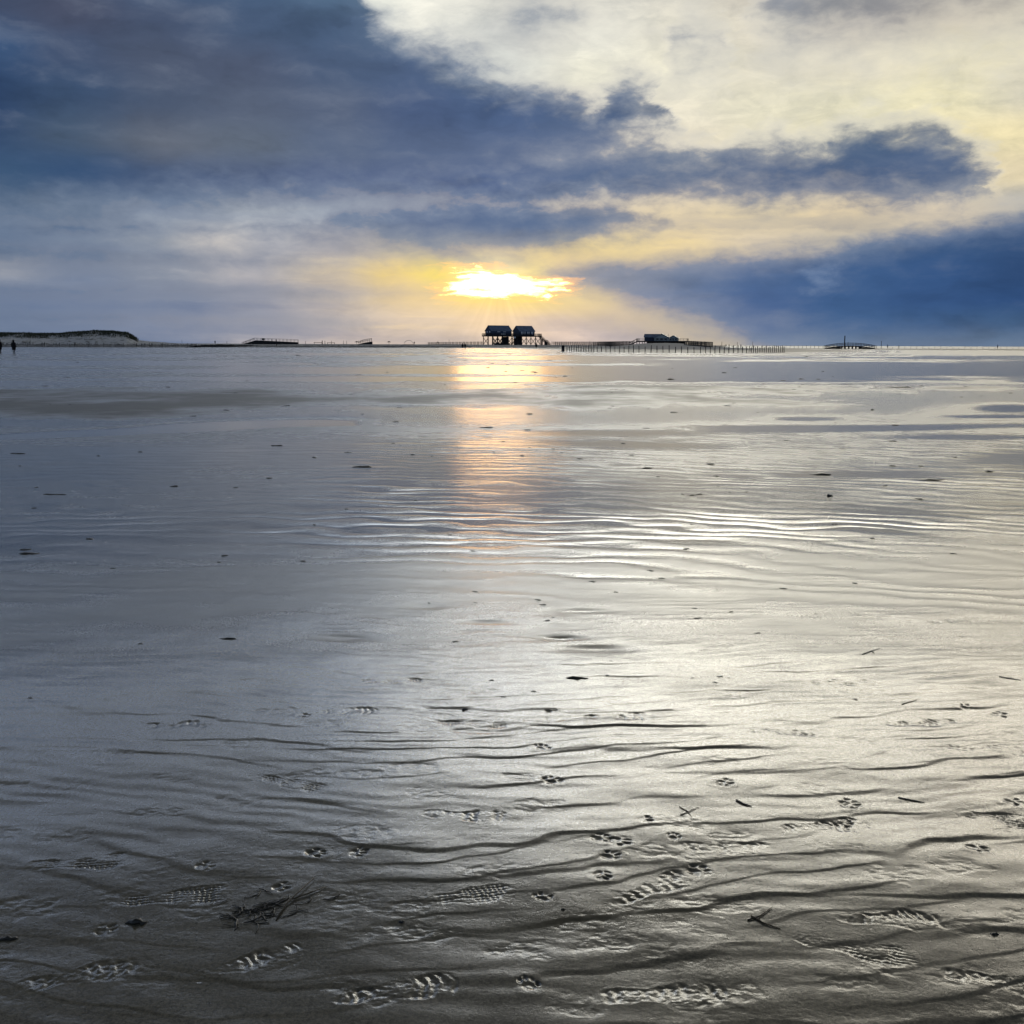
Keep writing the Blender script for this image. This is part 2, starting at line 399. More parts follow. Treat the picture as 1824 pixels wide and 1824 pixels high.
CLEAR = [(0, {450: (90, 112, 138), 600: (180, 194, 200), 680: (240, 242, 230), 780: (250, 248, 234), 900: (214, 214, 206), 1050: (228, 225, 212), 1200: (228, 223, 207), 1350: (216, 206, 188), 1500: (226, 216, 190), 1650: (214, 199, 168), 1824: (204, 189, 164)}),
         (60, {450: (90, 112, 138), 680: (230, 232, 225), 760: (247, 246, 233), 900: (210, 213, 209), 1050: (243, 241, 226), 1200: (240, 234, 213), 1350: (226, 217, 195), 1500: (204, 189, 166), 1650: (211, 194, 163), 1824: (225, 210, 174)}),
         (130, {600: (120, 138, 158), 900: (222, 226, 219), 1050: (241, 238, 217), 1200: (248, 242, 216), 1350: (241, 233, 208), 1500: (241, 231, 200), 1650: (239, 229, 190), 1824: (235, 225, 189)}),
         (200, {600: (120, 138, 158), 1100: (236, 230, 212), 1200: (242, 234, 210), 1350: (243, 236, 205), 1500: (245, 237, 200), 1650: (246, 236, 190), 1824: (229, 221, 194)}),
         (270, {600: (120, 138, 158), 1000: (200, 195, 190), 1100: (252, 237, 205), 1200: (240, 228, 200), 1350: (245, 235, 200), 1500: (246, 236, 194), 1650: (248, 233, 182), 1824: (244, 228, 174)}),
         (335, {0: (80, 105, 135), 600: (125, 142, 165), 900: (150, 160, 175), 1050: (190, 190, 190), 1200: (238, 217, 186), 1350: (240, 220, 186), 1500: (236, 216, 184), 1650: (238, 222, 186), 1824: (238, 220, 176)}),
         (385, {0: (110, 130, 155), 150: (128, 145, 165), 300: (142, 157, 176), 450: (182, 191, 199), 600: (160, 173, 188), 750: (166, 178, 192), 900: (178, 184, 192), 1050: (232, 215, 190), 1200: (251, 226, 174), 1350: (252, 227, 170), 1500: (252, 222, 164), 1650: (236, 216, 188), 1824: (160, 168, 180)}),
         (440, {0: (75, 105, 140), 150: (105, 125, 150), 290: (150, 160, 172), 400: (220, 213, 204), 500: (190, 190, 193), 600: (196, 190, 184), 750: (222, 206, 160), 900: (232, 212, 165), 1000: (255, 226, 128), 1100: (255, 229, 148), 1200: (253, 228, 166), 1350: (216, 206, 195), 1500: (160, 170, 185), 1824: (110, 130, 160)}),
         (487, {0: (176, 176, 178), 150: (112, 128, 154), 300: (140, 150, 165), 450: (196, 192, 192), 600: (230, 212, 178), 700: (252, 222, 140), 790: (255, 230, 110), 850: (255, 244, 170), 900: (255, 246, 190), 950: (255, 236, 150), 1000: (230, 208, 172), 1100: (192, 182, 178), 1824: (110, 130, 160)}),
         (530, {0: (90, 112, 145), 150: (100, 120, 152), 300: (125, 138, 160), 450: (152, 157, 171), 600: (198, 188, 176), 750: (240, 213, 158), 850: (253, 222, 136), 950: (255, 226, 130), 1050: (250, 225, 158), 1150: (190, 180, 180), 1824: (110, 130, 160)}),
         (572, {0: (85, 110, 145), 150: (95, 118, 152), 300: (115, 132, 162), 450: (150, 156, 172), 600: (196, 187, 180), 750: (224, 206, 184), 880: (241, 214, 177), 1000: (222, 202, 184), 1100: (190, 180, 180), 1200: (150, 155, 170), 1824: (110, 130, 160)}),
         (614, {0: (84, 106, 138), 150: (98, 118, 152), 300: (136, 146, 168), 450: (176, 173, 178), 600: (206, 193, 185), 750: (223, 206, 192), 900: (233, 211, 190), 1000: (226, 206, 192), 1100: (206, 193, 188), 1200: (166, 166, 175), 1350: (126, 141, 165), 1824: (90, 115, 145)})] + UPPER

c_cloud = grid(CLOUD, qa_s, qe_s)
c_clear = grid(CLEAR, qa_s, qe_s)

AL, AH, EL0, EH = -60.0, 60.0, -4.0, 40.0


def edge(pts, v=None):
    """a cloud's upper or lower outline, given by its points in the photograph, as a function of azimuth"""
    q = []
    for x, y in pts:
        q.append(azel(x, y))
    return curve(v if v is not None else qa, q, AL, AH, EL0, EH)


TOP = -420
masses = []
# the great dark bank on the left
masses.append((edge([(-900, TOP), (560, TOP), (630, -140), (655, -20), (690, 45), (760, 80), (830, 105), (900, 140), (960, 158), (1020, 165), (1050, 190), (1085, 150), (1120, 140), (1160, 155), (1190, 190), (1225, 330), (2600, 420)]),
               edge([(-900, 420), (0, 405), (200, 395), (400, 372), (600, 366), (800, 372), (900, 345), (1000, 332), (1080, 290), (1110, 255), (1150, 232), (1190, 205), (1240, 150), (2600, 150)]), 0.35, 1.0))
# long arm on the right
masses.append((edge([(-900, 420), (650, 360), (780, 315), (880, 280), (1000, 270), (1100, 266), (1250, 272), (1400, 266), (1450, 268), (1490, 248), (1560, 232), (1640, 236), (1700, 258), (1745, 290), (1790, 330), (1830, 420), (2600, 420)]),
               edge([(-900, 300), (650, 320), (780, 340), (880, 362), (1000, 362), (1100, 352), (1250, 346), (1350, 352), (1450, 354), (1600, 360), (1700, 356), (1750, 344), (1800, 318), (1830, 280), (2600, 280)]), 0.50, 0.85))
# streak under the bank
masses.append((edge([(-900, 470), (480, 420), (600, 382), (700, 366), (800, 358), (900, 352), (1000, 354), (1100, 366), (1170, 384), (1250, 425), (2600, 440)]),
               edge([(-900, 430), (480, 412), (600, 432), (700, 444), (800, 456), (900, 460), (1000, 444), (1100, 424), (1170, 410), (1250, 380), (2600, 380)]), 0.35, 0.85))
# blue bank on the right, down to the sea
masses.append((edge([(-900, 560), (900, 530), (960, 490), (1010, 474), (1100, 466), (1200, 460), (1300, 452), (1400, 440), (1460, 436), (1520, 424), (1600, 412), (1700, 396), (1760, 384), (1824, 376), (2600, 340)]),
               edge([(-900, 480), (900, 490), (960, 500), (1010, 514), (1100, 530), (1160, 548), (1220, 575), (1300, 605), (1400, 640), (2600, 660)]), 0.40, 1.0))
# two soft wisps high on the right
masses.append((edge([(-900, 300), (1160, 200), (1200, 80), (1240, 50), (1275, 55), (1300, 90), (1340, 200), (2600, 300)]),
               edge([(-900, 60), (1160, 60), (1200, 100), (1240, 112), (1275, 105), (1300, 96), (1340, 60), (2600, 60)]), 0.1, 1.5))
# grey rags high up, the lilac band below the arm, dark streaks low on the left
masses.append((edge([(-900, 300), (1300, 120), (1350, 20), (1400, -60), (1500, TOP), (2600, TOP)]),
               edge([(-900, -50), (1300, -20), (1360, 40), (1410, 84), (1500, 80), (1650, 62), (1824, 34), (2600, 20)]), 0.05, 1.8))
masses.append((edge([(-900, 200), (860, 90), (910, 24), (960, 8), (1020, 10), (1060, 60), (2600, 200)]),
               edge([(-900, 10), (860, 20), (910, 52), (960, 56), (1020, 40), (1060, 5), (2600, 5)]), 0.0, 1.4))
masses.append((edge([(-900, 460), (1130, 420), (1190, 390), (1260, 372), (1400, 364), (1600, 356), (1720, 366), (1780, 400), (2600, 460)]),
               edge([(-900, 370), (1130, 375), (1190, 396), (1260, 394), (1400, 394), (1600, 384), (1720, 376), (1780, 340), (2600, 340)]), 0.0, 1.2))
masses.append((edge([(-900, 424), (0, 428), (150, 436), (300, 448), (450, 456), (540, 470), (700, 520), (2600, 560)]),
               edge([(-900, 488), (0, 478), (150, 474), (300, 472), (450, 470), (540, 462), (700, 430), (2600, 430)]), 0.40, 0.9))
masses.append((edge([(-900, 500), (0, 500), (150, 503), (300, 507), (450, 513), (560, 520), (700, 560), (2600, 600)]),
               edge([(-900, 536), (0, 533), (150, 534), (300, 531), (450, 528), (560, 523), (700, 490), (2600, 460)]), 0.22, 0.7))
masses.append((edge([(-900, 392), (0, 394), (200, 398), (400, 402), (600, 398), (700, 420), (2600, 520)]),
               edge([(-900, 422), (0, 420), (200, 417), (400, 415), (600, 410), (700, 380), (2600, 380)]), 0.26, 0.7))
masses.append((edge([(-900, 548), (0, 550), (200, 552), (400, 560), (600, 572), (700, 600), (2600, 614)]),
               edge([(-900, 590), (0, 588), (200, 586), (400, 582), (600, 576), (700, 540), (2600, 500)]), 0.15, 0.7))
edge_n = noise(vec(az * 0.75, el * 1.45, 11.0), 1.0, 9, 0.61, 0.3) - 0.5
puff = noise(vec(az * 0.36, el * 0.80, 2.0), 1.0, 4, 0.5) - 0.5
D = None
for (u, l, off, soft) in masses:
    d = S.math('MINIMUM', u - qe, (qe - l) * 0.7) + off
    d = (d + (edge_n * 1.9 + puff * 2.0) * flat) / soft
    D = d if D is None else S.math('SMOOTH_MAX', D, d, 0.35)
alpha = maprange(D, -1.15, 0.95)
depth = maprange(D, -0.7, 2.1)

# light and shade inside the clouds: pale thin fringes, slate-blue hearts, soft billows
body = noise(vec(qa * 0.17, qe * 0.48, 21.0), 1.0, 5, 0.5) - 0.5
streak = noise(vec(qa * 0.10, qe * 1.2, 25.0), 1.0, 5, 0.5) - 0.5
bill = noise(vec(az * 0.30 + 3.0, el * 0.62, 27.0), 1.0, 5, 0.55, 0.6) - 0.5
bn = body * 0.9 + streak * 0.35 + bill * 0.5
fringe = mix(0.62, c_clear, lin((138, 150, 170)))
cl = mix(0.20, c_cloud, lin((98, 106, 120)))
cl = mix(maprange(bn, -0.02, 0.42, 0.0, 0.5), cl, lin((136, 145, 162)))
dk = maprange(bn, 0.05, -0.38, 1.0, 0.66)
cl = mix(1.0, cl, vec(dk, dk, dk), 'MULTIPLY')
cl = mix(depth, fringe, cl)
# thin high veil: streaks of cirrus, and grey-blue ribbons low over the water
cir = noise(vec(qa * 0.12 + el * 0.08, qe * 0.75, 33.0), 1.0, 8, 0.62, 0.5) - 0.5
mot = noise(vec(az * 0.5, el * 1.0, 37.0), 1.0, 6, 0.6, 0.6) - 0.5
ck = maprange(cir * 0.8 + mot * 0.7, -0.33, 0.33, 0.62, 1.20, False)
c_clear = mix(0.16, c_clear, mix(maprange(el, 3.5, 9.0), c_clear, lin((226, 226, 222))))
near_sun = S.math('SQRT', S.math('POWER', (az - SUN_AZ) / 7.0, 2.0) + S.math('POWER', (el - SUN_EL) / 2.4, 2.0))
ck = (ck - 1.0) * maprange(near_sun, 0.3, 1.5) + 1.0
cv = mix(1.0, c_clear, vec(ck, S.math('MULTIPLY_ADD', ck, 0.92, 0.08), S.math('MULTIPLY_ADD', ck, 0.78, 0.22)), 'MULTIPLY')
low = maprange(el, 7.6, 5.6)
rib = noise(vec(qa * 0.085, qe * 1.05 + qa * 0.02, 41.0), 1.0, 5, 0.52) - 0.5
rib_d = maprange(rib, 0.06, -0.18, 0.0, 0.85) * low
rib_l = maprange(rib, 0.07, 0.24, 0.0, 0.62) * low
glow_d = S.math('SQRT', S.math('POWER', (az - SUN_AZ) / 7.0, 2.0) + S.math('POWER', (el - SUN_EL) / 1.7, 2.0))
awaysun = maprange(glow_d, 0.5, 2.2, 0.15, 1.0)
cv = mix(rib_d * awaysun, cv, mix(maprange(S.math('ABSOLUTE', az), 4.0, 16.0), lin((176, 170, 174)), lin((86, 110, 146))))
cv = mix(rib_l, cv, mix(maprange(S.math('ABSOLUTE', az), 4.0, 20.0), lin((252, 224, 176)), lin((176, 182, 192))))
col = mix(alpha, cv, cl)
# silver and gold lining where the cloud is thin
rimf = S.math('MULTIPLY', alpha, 1.0 - alpha) * 4.0 * maprange(az, -6.0, 5.0, 0.0, 0.32)
col = mix(rimf, col, mix(maprange(el, 10.0, 3.5), lin((246, 240, 222)), lin((255, 226, 158))))
# a small paler cumulus head in front of the blue bank
ca, ce = azel(1462, 497)
cu = S.math('SQRT', S.math('POWER', (qa_s - ca) / 1.1, 2.0) + S.math('POWER', (qe_s - ce) / 1.1, 2.0)) + edge_n * 2.2 + puff * 1.0
col = mix(maprange(cu, 1.1, 0.0, 0.0, 0.42), col, lin((140, 158, 186)))
# the sun's glow breaking through the ragged gap
gap = noise(vec(qa * 0.24, qe * 1.7, 52.0), 1.0, 7, 0.62) - 0.5
gd = S.math('SQRT', S.math('POWER', (qa - SUN_AZ - 0.1) / 2.8, 2.0) + S.math('POWER', (qe - SUN_EL) / 0.66, 2.0)) + gap * 4.2
core = maprange(gd, 0.95, 0.15)
gold = maprange(gd, 1.45, 0.4)
col = mix(gold * 0.72, col, (1.9, 0.88, 0.22))
glow = maprange(S.math('SQRT', S.math('POWER', (az - SUN_AZ) / 6.5, 2.0) + S.math('POWER', (el - SUN_EL) / 3.0, 2.0)), 1.0, 0.0) * (1.0 - gold)
col = mix(1.0, col, mix(glow * 0.35, (0, 0, 0), (0.30, 0.19, 0.05)), 'ADD')
col = mix(1.0, col, mix(core, (0, 0, 0), (10.0, 5.2, 1.9)), 'ADD')
# faint shafts fanning out below the gap
fan = S.math('ARCTAN2', az - SUN_AZ, S.math('MAXIMUM', SUN_EL + 0.6 - el, 0.05))
shaft = noise(vec(fan * 5.0, 0.0, 61.0), 1.0, 2, 0.5)
sm_ = maprange(el, SUN_EL - 0.2, SUN_EL - 1.0) * maprange(S.math('ABSOLUTE', az - SUN_AZ), 8.0, 1.0)
sv = 1.0 + (shaft - 0.5) * 0.42 * sm_
col = mix(1.0, col, vec(sv, sv, sv), 'MULTIPLY')
# everything out of sight behind the viewer is plain dark overcast
back = maprange(S.math('ABSOLUTE', az), 40.0, 80.0)
col = mix(back, col, mix(maprange(el, 12.0, 50.0), lin((132, 150, 178)), lin((60, 70, 86))))
# added bright strip of unseen sky, lights the wet sand, stronger towards the right
thin = maprange(el, 16.4, 17.4) * maprange(el, 22.2, 18.0) * maprange(az, -16.0, 4.0, 0.36, 1.0) * maprange(az, 50.0, 32.0) * (1.0 - back)  # extent of the added strip
strip_gain = thin * 26.0 + 1.0
col = mix(1.0, col, vec(strip_gain, strip_gain, strip_gain), 'MULTIPLY')
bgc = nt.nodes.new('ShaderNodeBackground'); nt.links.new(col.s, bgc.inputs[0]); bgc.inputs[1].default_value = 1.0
sky = nt.nodes.new('ShaderNodeTexSky'); sky.sky_type = 'NISHITA'; sky.sun_disc = False
sky.sun_elevation = R(SUN_EL); sky.sun_rotation = R(SUN_AZ); sky.air_density = 1.0; sky.dust_density = 2.0
bgs = nt.nodes.new('ShaderNodeBackground'); nt.links.new(sky.outputs[0], bgs.inputs[0]); bgs.inputs[1].default_value = 0.05
mx = nt.nodes.new('ShaderNodeMixShader')
nt.links.new(bgs.outputs[0], mx.inputs[1]); nt.links.new(bgc.outputs[0], mx.inputs[2])
cover = S.math('MAXIMUM', alpha, 0.975)
nt.links.new(cover.s, mx.inputs[0])
wo = nt.nodes.new('ShaderNodeOutputWorld'); nt.links.new(mx.outputs[0], wo.inputs[0])
W.cycles.sampling_method = 'MANUAL'; W.cycles.sample_map_resolution = 1024

sl = bpy.data.lights.new('sun', 'SUN'); sl.energy = 0.007; sl.angle = R(4.5); sl.color = (1.0, 0.68, 0.38)
so = bpy.data.objects.new('sun', sl); COL.objects.link(so)
sd = Vector((math.sin(R(SUN_AZ)) * math.cos(R(SUN_EL)), math.cos(R(SUN_AZ)) * math.cos(R(SUN_EL)), math.sin(R(SUN_EL))))
so.rotation_euler = sd.to_track_quat('Z', 'Y').to_euler()
so.location = (0, 900, 120)


# ------------------------------------------------------------------ materials
def mat(name, base, rough=0.8, var=0.25, scale=3.0, spec=0.3, metal=0.0):
    m = bpy.data.materials.new(name); m.use_nodes = True
    S.nt = m.node_tree
    b = m.node_tree.nodes['Principled BSDF']
    t = m.node_tree.nodes.new('ShaderNodeTexCoord')
    n = noise(S(t.outputs['Object']), scale, 5, 0.6)
    k = maprange(n, 0.3, 0.7, 1 - var, 1 + var)
    c = mix(1.0, base, vec(k, k, k), 'MULTIPLY')
    m.node_tree.links.new(c.s, b.inputs['Base Color'])
    b.inputs['Roughness'].default_value = rough
    b.inputs['Specular IOR Level'].default_value = spec
    b.inputs['Metallic'].default_value = metal
    return m


M = dict(
    tar=mat('tarred_wood', (0.022, 0.02, 0.02), 0.75, 0.35, 1.5),
    wood=mat('weathered_wood', (0.075, 0.065, 0.056), 0.8, 0.35, 2.5),
    greywood=mat('grey_wood', (0.16, 0.15, 0.14), 0.85, 0.3, 2.0),
    slate=mat('slate_roof', (0.10, 0.15, 0.225), 0.42, 0.3, 0.8, 0.5),
    bluewall=mat('blue_boards', (0.035, 0.055, 0.10), 0.6, 0.3, 1.0),
    white=mat('white_paint', (0.75, 0.76, 0.76), 0.5, 0.06, 2.0),
    pale=mat('pale_boards', (0.34, 0.40, 0.40), 0.65, 0.15, 1.0),
    glass=mat('dark_glass', (0.02, 0.03, 0.04), 0.08, 0.1, 1.0, 0.8),
    cloth=mat('dark_cloth', (0.012, 0.012, 0.014), 0.9, 0.3, 4.0),
    trouser=mat('dark_trousers', (0.02, 0.02, 0.025), 0.9, 0.3, 4.0),
    skin=mat('skin', (0.35, 0.22, 0.16), 0.6, 0.08, 6.0),
    steel=mat('grey_steel', (0.16, 0.17, 0.18), 0.45, 0.2, 3.0, 0.5, 0.4),
    weed=mat('dark_seaweed', (0.020, 0.018, 0.012), 0.45, 0.5, 40.0, 0.5),
    reed=mat('reed_straw', (0.085, 0.062, 0.032), 0.6, 0.4, 30.0),
    stone=mat('dark_stone', (0.03, 0.03, 0.03), 0.5, 0.4, 20.0),
    leaf=mat('marram_grass', (0.045, 0.05, 0.028), 0.8, 0.4, 0.5),
)


def sand_material():
    m = bpy.data.materials.new('wet_sand'); m.use_nodes = True
    S.nt = m.node_tree; L = m.node_tree.links.new
    b = m.node_tree.nodes['Principled BSDF']
    g = m.node_tree.nodes.new('ShaderNodeNewGeometry')
    pos = S(g.outputs['Position'])
    sp = m.node_tree.nodes.new('ShaderNodeSeparateXYZ'); L(pos.s, sp.inputs[0])
    x, y, z = (S(sp.outputs[i]) for i in range(3))
    big = noise(pos, 0.35, 5, 0.6)
    med = noise(pos, 2.2, 5, 0.6)
    grain = noise(pos, 210.0, 2, 0.6)
    grit = noise(pos, 95.0, 4, 0.65)
    # how far above the standing water: film of water low down, drained sand higher up
    dry = maprange(z + (big - 0.5) * 0.010 + (med - 0.5) * 0.004, 0.003, 0.026)
    dryer = maprange(z, 0.09, 0.5)
    drained = maprange(z + (med - 0.5) * 0.03 + (big - 0.5) * 0.04, 0.036, 0.080)
    base = mix(maprange(grit * 0.6 + grain * 0.4, 0.3, 0.7), (0.034, 0.031, 0.021), (0.150, 0.132, 0.090))
    base = mix(maprange(big * 0.5 + med * 0.5, 0.4, 0.62, 0.0, 0.45), base, (0.048, 0.043, 0.034))
    base = mix(dryer, base, mix(med, (0.26, 0.25, 0.24), (0.36, 0.35, 0.33)))
    # film of brown algae
    c = G(1110, 1625, 0.02)
    al = S.math('POWER', (x - c.x) / 0.34, 2.0) + S.math('POWER', (y - c.y) / 0.15, 2.0) + (med - 0.5) * 2.5
    base = mix(maprange(al, 1.0, 0.1, 0.0, 0.75), base, (0.032, 0.026, 0.010))
    L(base.s, b.inputs['Base Color'])
    rough = maprange(dry, 0.15, 0.8, 0.31, 0.21, False) + (grit - 0.5) * 0.10
    rough = rough + drained * 0.27 - maprange(z + (med - 0.5) * 0.006, 0.009, 0.0005) * 0.15
    rough = mix(dryer, vec(rough, rough, rough), (0.8, 0.8, 0.8))
    s2 = m.node_tree.nodes.new('ShaderNodeSeparateColor'); L(rough.s, s2.inputs[0])
    L(s2.outputs[0], b.inputs['Roughness'])
    b.inputs['IOR'].default_value = 1.5
    spl = maprange(dryer, 0.0, 1.0, 0.45, 0.2) * (1.0 - drained * 0.72); L(spl.s, b.inputs['Specular IOR Level'])
    bp = m.node_tree.nodes.new('ShaderNodeBump'); bst = maprange(dry, 0.1, 0.9, 0.12, 0.15); L(bst.s, bp.inputs['Strength'])
    bp.inputs['Distance'].default_value = 0.0035
    hh = grain * 0.5 + grit * 0.7
    L(hh.s, bp.inputs['Height']); L(bp.outputs[0], b.inputs['Normal'])
    return m


def water_material(name, rough, wave):
    m = bpy.data.materials.new(name); m.use_nodes = True
    S.nt = m.node_tree; L = m.node_tree.links.new
    b = m.node_tree.nodes['Principled BSDF']
    g = m.node_tree.nodes.new('ShaderNodeNewGeometry'); pos = S(g.outputs['Position'])
    b.inputs['Base Color'].default_value = (0.05, 0.048, 0.042, 1)
    b.inputs['IOR'].default_value = 1.34
    b.inputs['Specular IOR Level'].default_value = 0.6
    b.inputs['Roughness'].default_value = rough
    n1 = noise(pos, 7.0, 3, 0.5); n2 = noise(pos, 0.6, 3, 0.5)
    bp = m.node_tree.nodes.new('ShaderNodeBump'); bp.inputs['Strength'].default_value = 0.5; bp.inputs['Distance'].default_value = wave
    hh = n1 * 0.6 + n2 * 1.2
    L(hh.s, bp.inputs['Height']); L(bp.outputs[0], b.inputs['Normal'])
    return m


# ------------------------------------------------------------------ ground sheet
def fast_mesh(name, co, quads, m, smooth=True):
    me = bpy.data.meshes.new(name)
    me.vertices.add(len(co)); me.vertices.foreach_set('co', co.astype(np.float32).ravel())
    nq = len(quads)
    me.loops.add(nq * 4); me.polygons.add(nq)
    me.loops.foreach_set('vertex_index', quads.astype(np.int32).ravel())
    me.polygons.foreach_set('loop_start', np.arange(0, nq * 4, 4, dtype=np.int32))
    me.polygons.foreach_set('use_smooth', np.full(nq, smooth))
    me.update(calc_edges=True); me.validate()
    me.materials.append(m)
    o = bpy.data.objects.new(name, me); COL.objects.link(o)
    return o


def polar(angles, radii):
    A, Q = np.meshgrid(angles, radii)
    return Q * np.sin(A), Q * np.cos(A)


def grid_quads(nr, nc, wrap=False):
    i = np.arange(nr - 1)[:, None]; j = np.arange(nc if wrap else nc - 1)[None, :]
    j1 = (j + 1) % nc
    return np.stack([(i * nc + j), (i * nc + j1), ((i + 1) * nc + j1), ((i + 1) * nc + j)], -1).reshape(-1, 4)


NA = 1500
ang = np.concatenate([np.radians(np.linspace(-180, -34, 60, endpoint=False)), np.radians(np.linspace(-34, 34, NA, endpoint=False)), np.radians(np.linspace(34, 180, 60, endpoint=False))])
th = np.concatenate([np.linspace(62, 36, 60, endpoint=False), np.linspace(36, 0.42, 1330, endpoint=False), np.linspace(0.42, 0.10, 60)])
rad = EYE / np.tan(np.radians(th))
rad = np.concatenate([[0.01, 0.4], rad, [1100, 1600, 2600, 5000, 12000, 40000, 90000]])
X, Y = polar(ang, rad)
Z = height(X, Y)
Z = np.where((Y < 0.9), 0.026, Z)
sand = fast_mesh('beach', np.stack([X, Y, Z], -1).reshape(-1, 3), grid_quads(len(rad), len(ang), True)[:, ::-1], sand_material())
sand['kind'] = 'structure'
wa = np.radians(np.linspace(-180, 180, 96, endpoint=False))
for nm, wr, wm in (('water', [4.0, 20, 60, 120, 196], water_material('still_shallow_water', 0.15, 0.004)),
                   ('sea', [196.0, 400, 800, 2000, 8000, 30000, 110000], water_material('rippled_sea_water', 0.34, 0.02))):
    X, Y = polar(wa, np.array(wr))
    wat = fast_mesh(nm, np.stack([X, Y, np.zeros_like(X)], -1).reshape(-1, 3), grid_quads(len(wr), 96, True)[:, ::-1], wm)
    wat['kind'] = 'structure'


# ------------------------------------------------------------------ mesh building helpers
class MB:
    def __init__(self): self.v = []; self.f = []
    def add(self, vs, fs):
        b = len(self.v); self.v += [tuple(p) for p in vs]; self.f += [tuple(b + i for i in q) for q in fs]; return self
    def box(self, c, s, rz=0.0):
        cx, cy, cz = c; hx, hy, hz = (k / 2 for k in s)
        ca, sa = math.cos(rz), math.sin(rz)
        vs = []
        for dz_ in (-hz, hz):
            for dx_, dy_ in ((-hx, -hy), (hx, -hy), (hx, hy), (-hx, hy)):
                vs.append((cx + dx_ * ca - dy_ * sa, cy + dx_ * sa + dy_ * ca, cz + dz_))
        return self.add(vs, [(0, 3, 2, 1), (4, 5, 6, 7), (0, 1, 5, 4), (1, 2, 6, 5), (2, 3, 7, 6), (3, 0, 4, 7)])
    def tube(self, pts, r, n=7):
        pts = [Vector(p) for p in pts]
        rs = r if isinstance(r, (list, tuple)) else [r] * len(pts)
        rings = []
        for i, p in enumerate(pts):
            t = (pts[min(i + 1, len(pts) - 1)] - pts[max(i - 1, 0)]).normalized()
            a = t.orthogonal().normalized()
            if abs(t.z) < 0.9: a = t.cross(Vector((0, 0, 1))).normalized()
            elif abs(t.x) < 0.9: a = t.cross(Vector((1, 0, 0))).normalized()
            bb = t.cross(a)
            rings.append([p + (a * math.cos(2 * math.pi * k / n) + bb * math.sin(2 * math.pi * k / n)) * rs[i] for k in range(n)])
        vs = [q for rg in rings for q in rg]
        fs = [(i * n + k, i * n + (k + 1) % n, (i + 1) * n + (k + 1) % n, (i + 1) * n + k) for i in range(len(pts) - 1) for k in range(n)]
        fs += [tuple(range(n))[::-1], tuple((len(pts) - 1) * n + k for k in range(n))]
        return self.add(vs, fs)
    def prism(self, poly, axis, a, b):
        """poly: list of 2-d points; extruded from a to b along the axis x or y"""
        n = len(poly)
        mk = (lambda p, t: (t, p[0], p[1])) if axis == 'x' else (lambda p, t: (p[0], t, p[1]))
        vs = [mk(p, a) for p in poly] + [mk(p, b) for p in poly]
        fs = [tuple(range(n))[::-1], tuple(range(n, 2 * n))] + [(k, (k + 1) % n, n + (k + 1) % n, n + k) for k in range(n)]
        return self.add(vs, fs)
    def build(self, name, m, parent=None, smooth=False):
        me = bpy.data.meshes.new(name); me.from_pydata(self.v, [], self.f)
        import bmesh
        bm = bmesh.new(); bm.from_mesh(me); bmesh.ops.recalc_face_normals(bm, faces=bm.faces); bm.to_mesh(me); bm.free()
        if smooth: me.polygons.foreach_set('use_smooth', [True] * len(me.polygons))
        me.materials.append(m)
        o = bpy.data.objects.new(name, me); COL.objects.link(o)
        if parent: o.parent = parent
        return o


def tag(o, label=None, cat=None, group=None, kind=None):
    if label: o['label'] = label
    if cat: o['category'] = cat
    if group: o['group'] = group
    if kind: o['kind'] = kind
    return o


def thing(name, loc, label, cat, group=None, rz=0.0):
    o = bpy.data.objects.new(name, None); COL.objects.link(o)
    o.location = loc; o.rotation_euler = (0, 0, rz); o.empty_display_size = 0.3
    return tag(o, label, cat, group)


def copy_part(src, parent, loc):
    c = src.copy(); COL.objects.link(c); c.parent = parent; c.location = loc
    return c


# ------------------------------------------------------------------ stilt house
def gable_hall(parent, name, cx, L, w, hz, eave, ridge):
    """hall with its ridge along x, resting on the deck at height hz"""
    b = MB().prism([(-w / 2, hz), (w / 2, hz), (w / 2, hz + eave), (0, hz + ridge - 0.05), (-w / 2, hz + eave)], 'x', cx - L / 2, cx + L / 2)
    wall = b.build(name, M['bluewall'], parent)
    r = MB()
    k = (ridge - eave) / (w / 2)
    for s in (-1, 1):
        o = 0.35
        r.prism([(0, hz + ridge), (s * (w / 2 + o), hz + eave - k * o), (s * (w / 2 + o), hz + eave - k * o + 0.25), (0, hz + ridge + 0.25)], 'x', cx - L / 2 - 0.35, cx + L / 2 + 0.35)
    r.build('roof', M['slate'], wall)
    return wall


base = P(912, 614.8, 700)
gzb = 1.12
Hs = thing('stilt_house', (base.x, 700, gzb), 'dark twin gabled house on tall timber stilts below the bright gap in the clouds', 'stilt house', rz=R(31))
DZ = 5.35
MB().box((0, 0, DZ + 0.35), (36.5, 12.5, 0.7)).build('deck', M['tar'], Hs)
rl = MB()
for (xa, ya, xb, yb) in [(-18.2, -6.2, 18.2, -6.2), (-18.2, -6.2, -18.2, 6.2), (-18.2, 6.2, 18.2, 6.2), (18.2, -6.2, 18.2, -1.4)]:
    n = max(int(math.hypot(xb - xa, yb - ya) / 1.5), 1)
    for i in range(n + 1):
        t = i / n
        rl.box((xa + (xb - xa) * t, ya + (yb - ya) * t, DZ + 1.25), (0.16, 0.16, 1.2))
    for hh in (0.25, 0.62, 1.08):
        rl.tube([(xa, ya, DZ + 0.75 + hh), (xb, yb, DZ + 0.75 + hh)], 0.10, 4)
rl.build('railing', M['tar'], Hs)
w1 = gable_hall(Hs, 'hall', -9.9, 14.4, 8.0, DZ + 0.7, 2.75, 5.9)
w2 = gable_hall(Hs, 'hall', 8.7, 11.2, 8.0, DZ + 0.7, 2.75, 5.9)
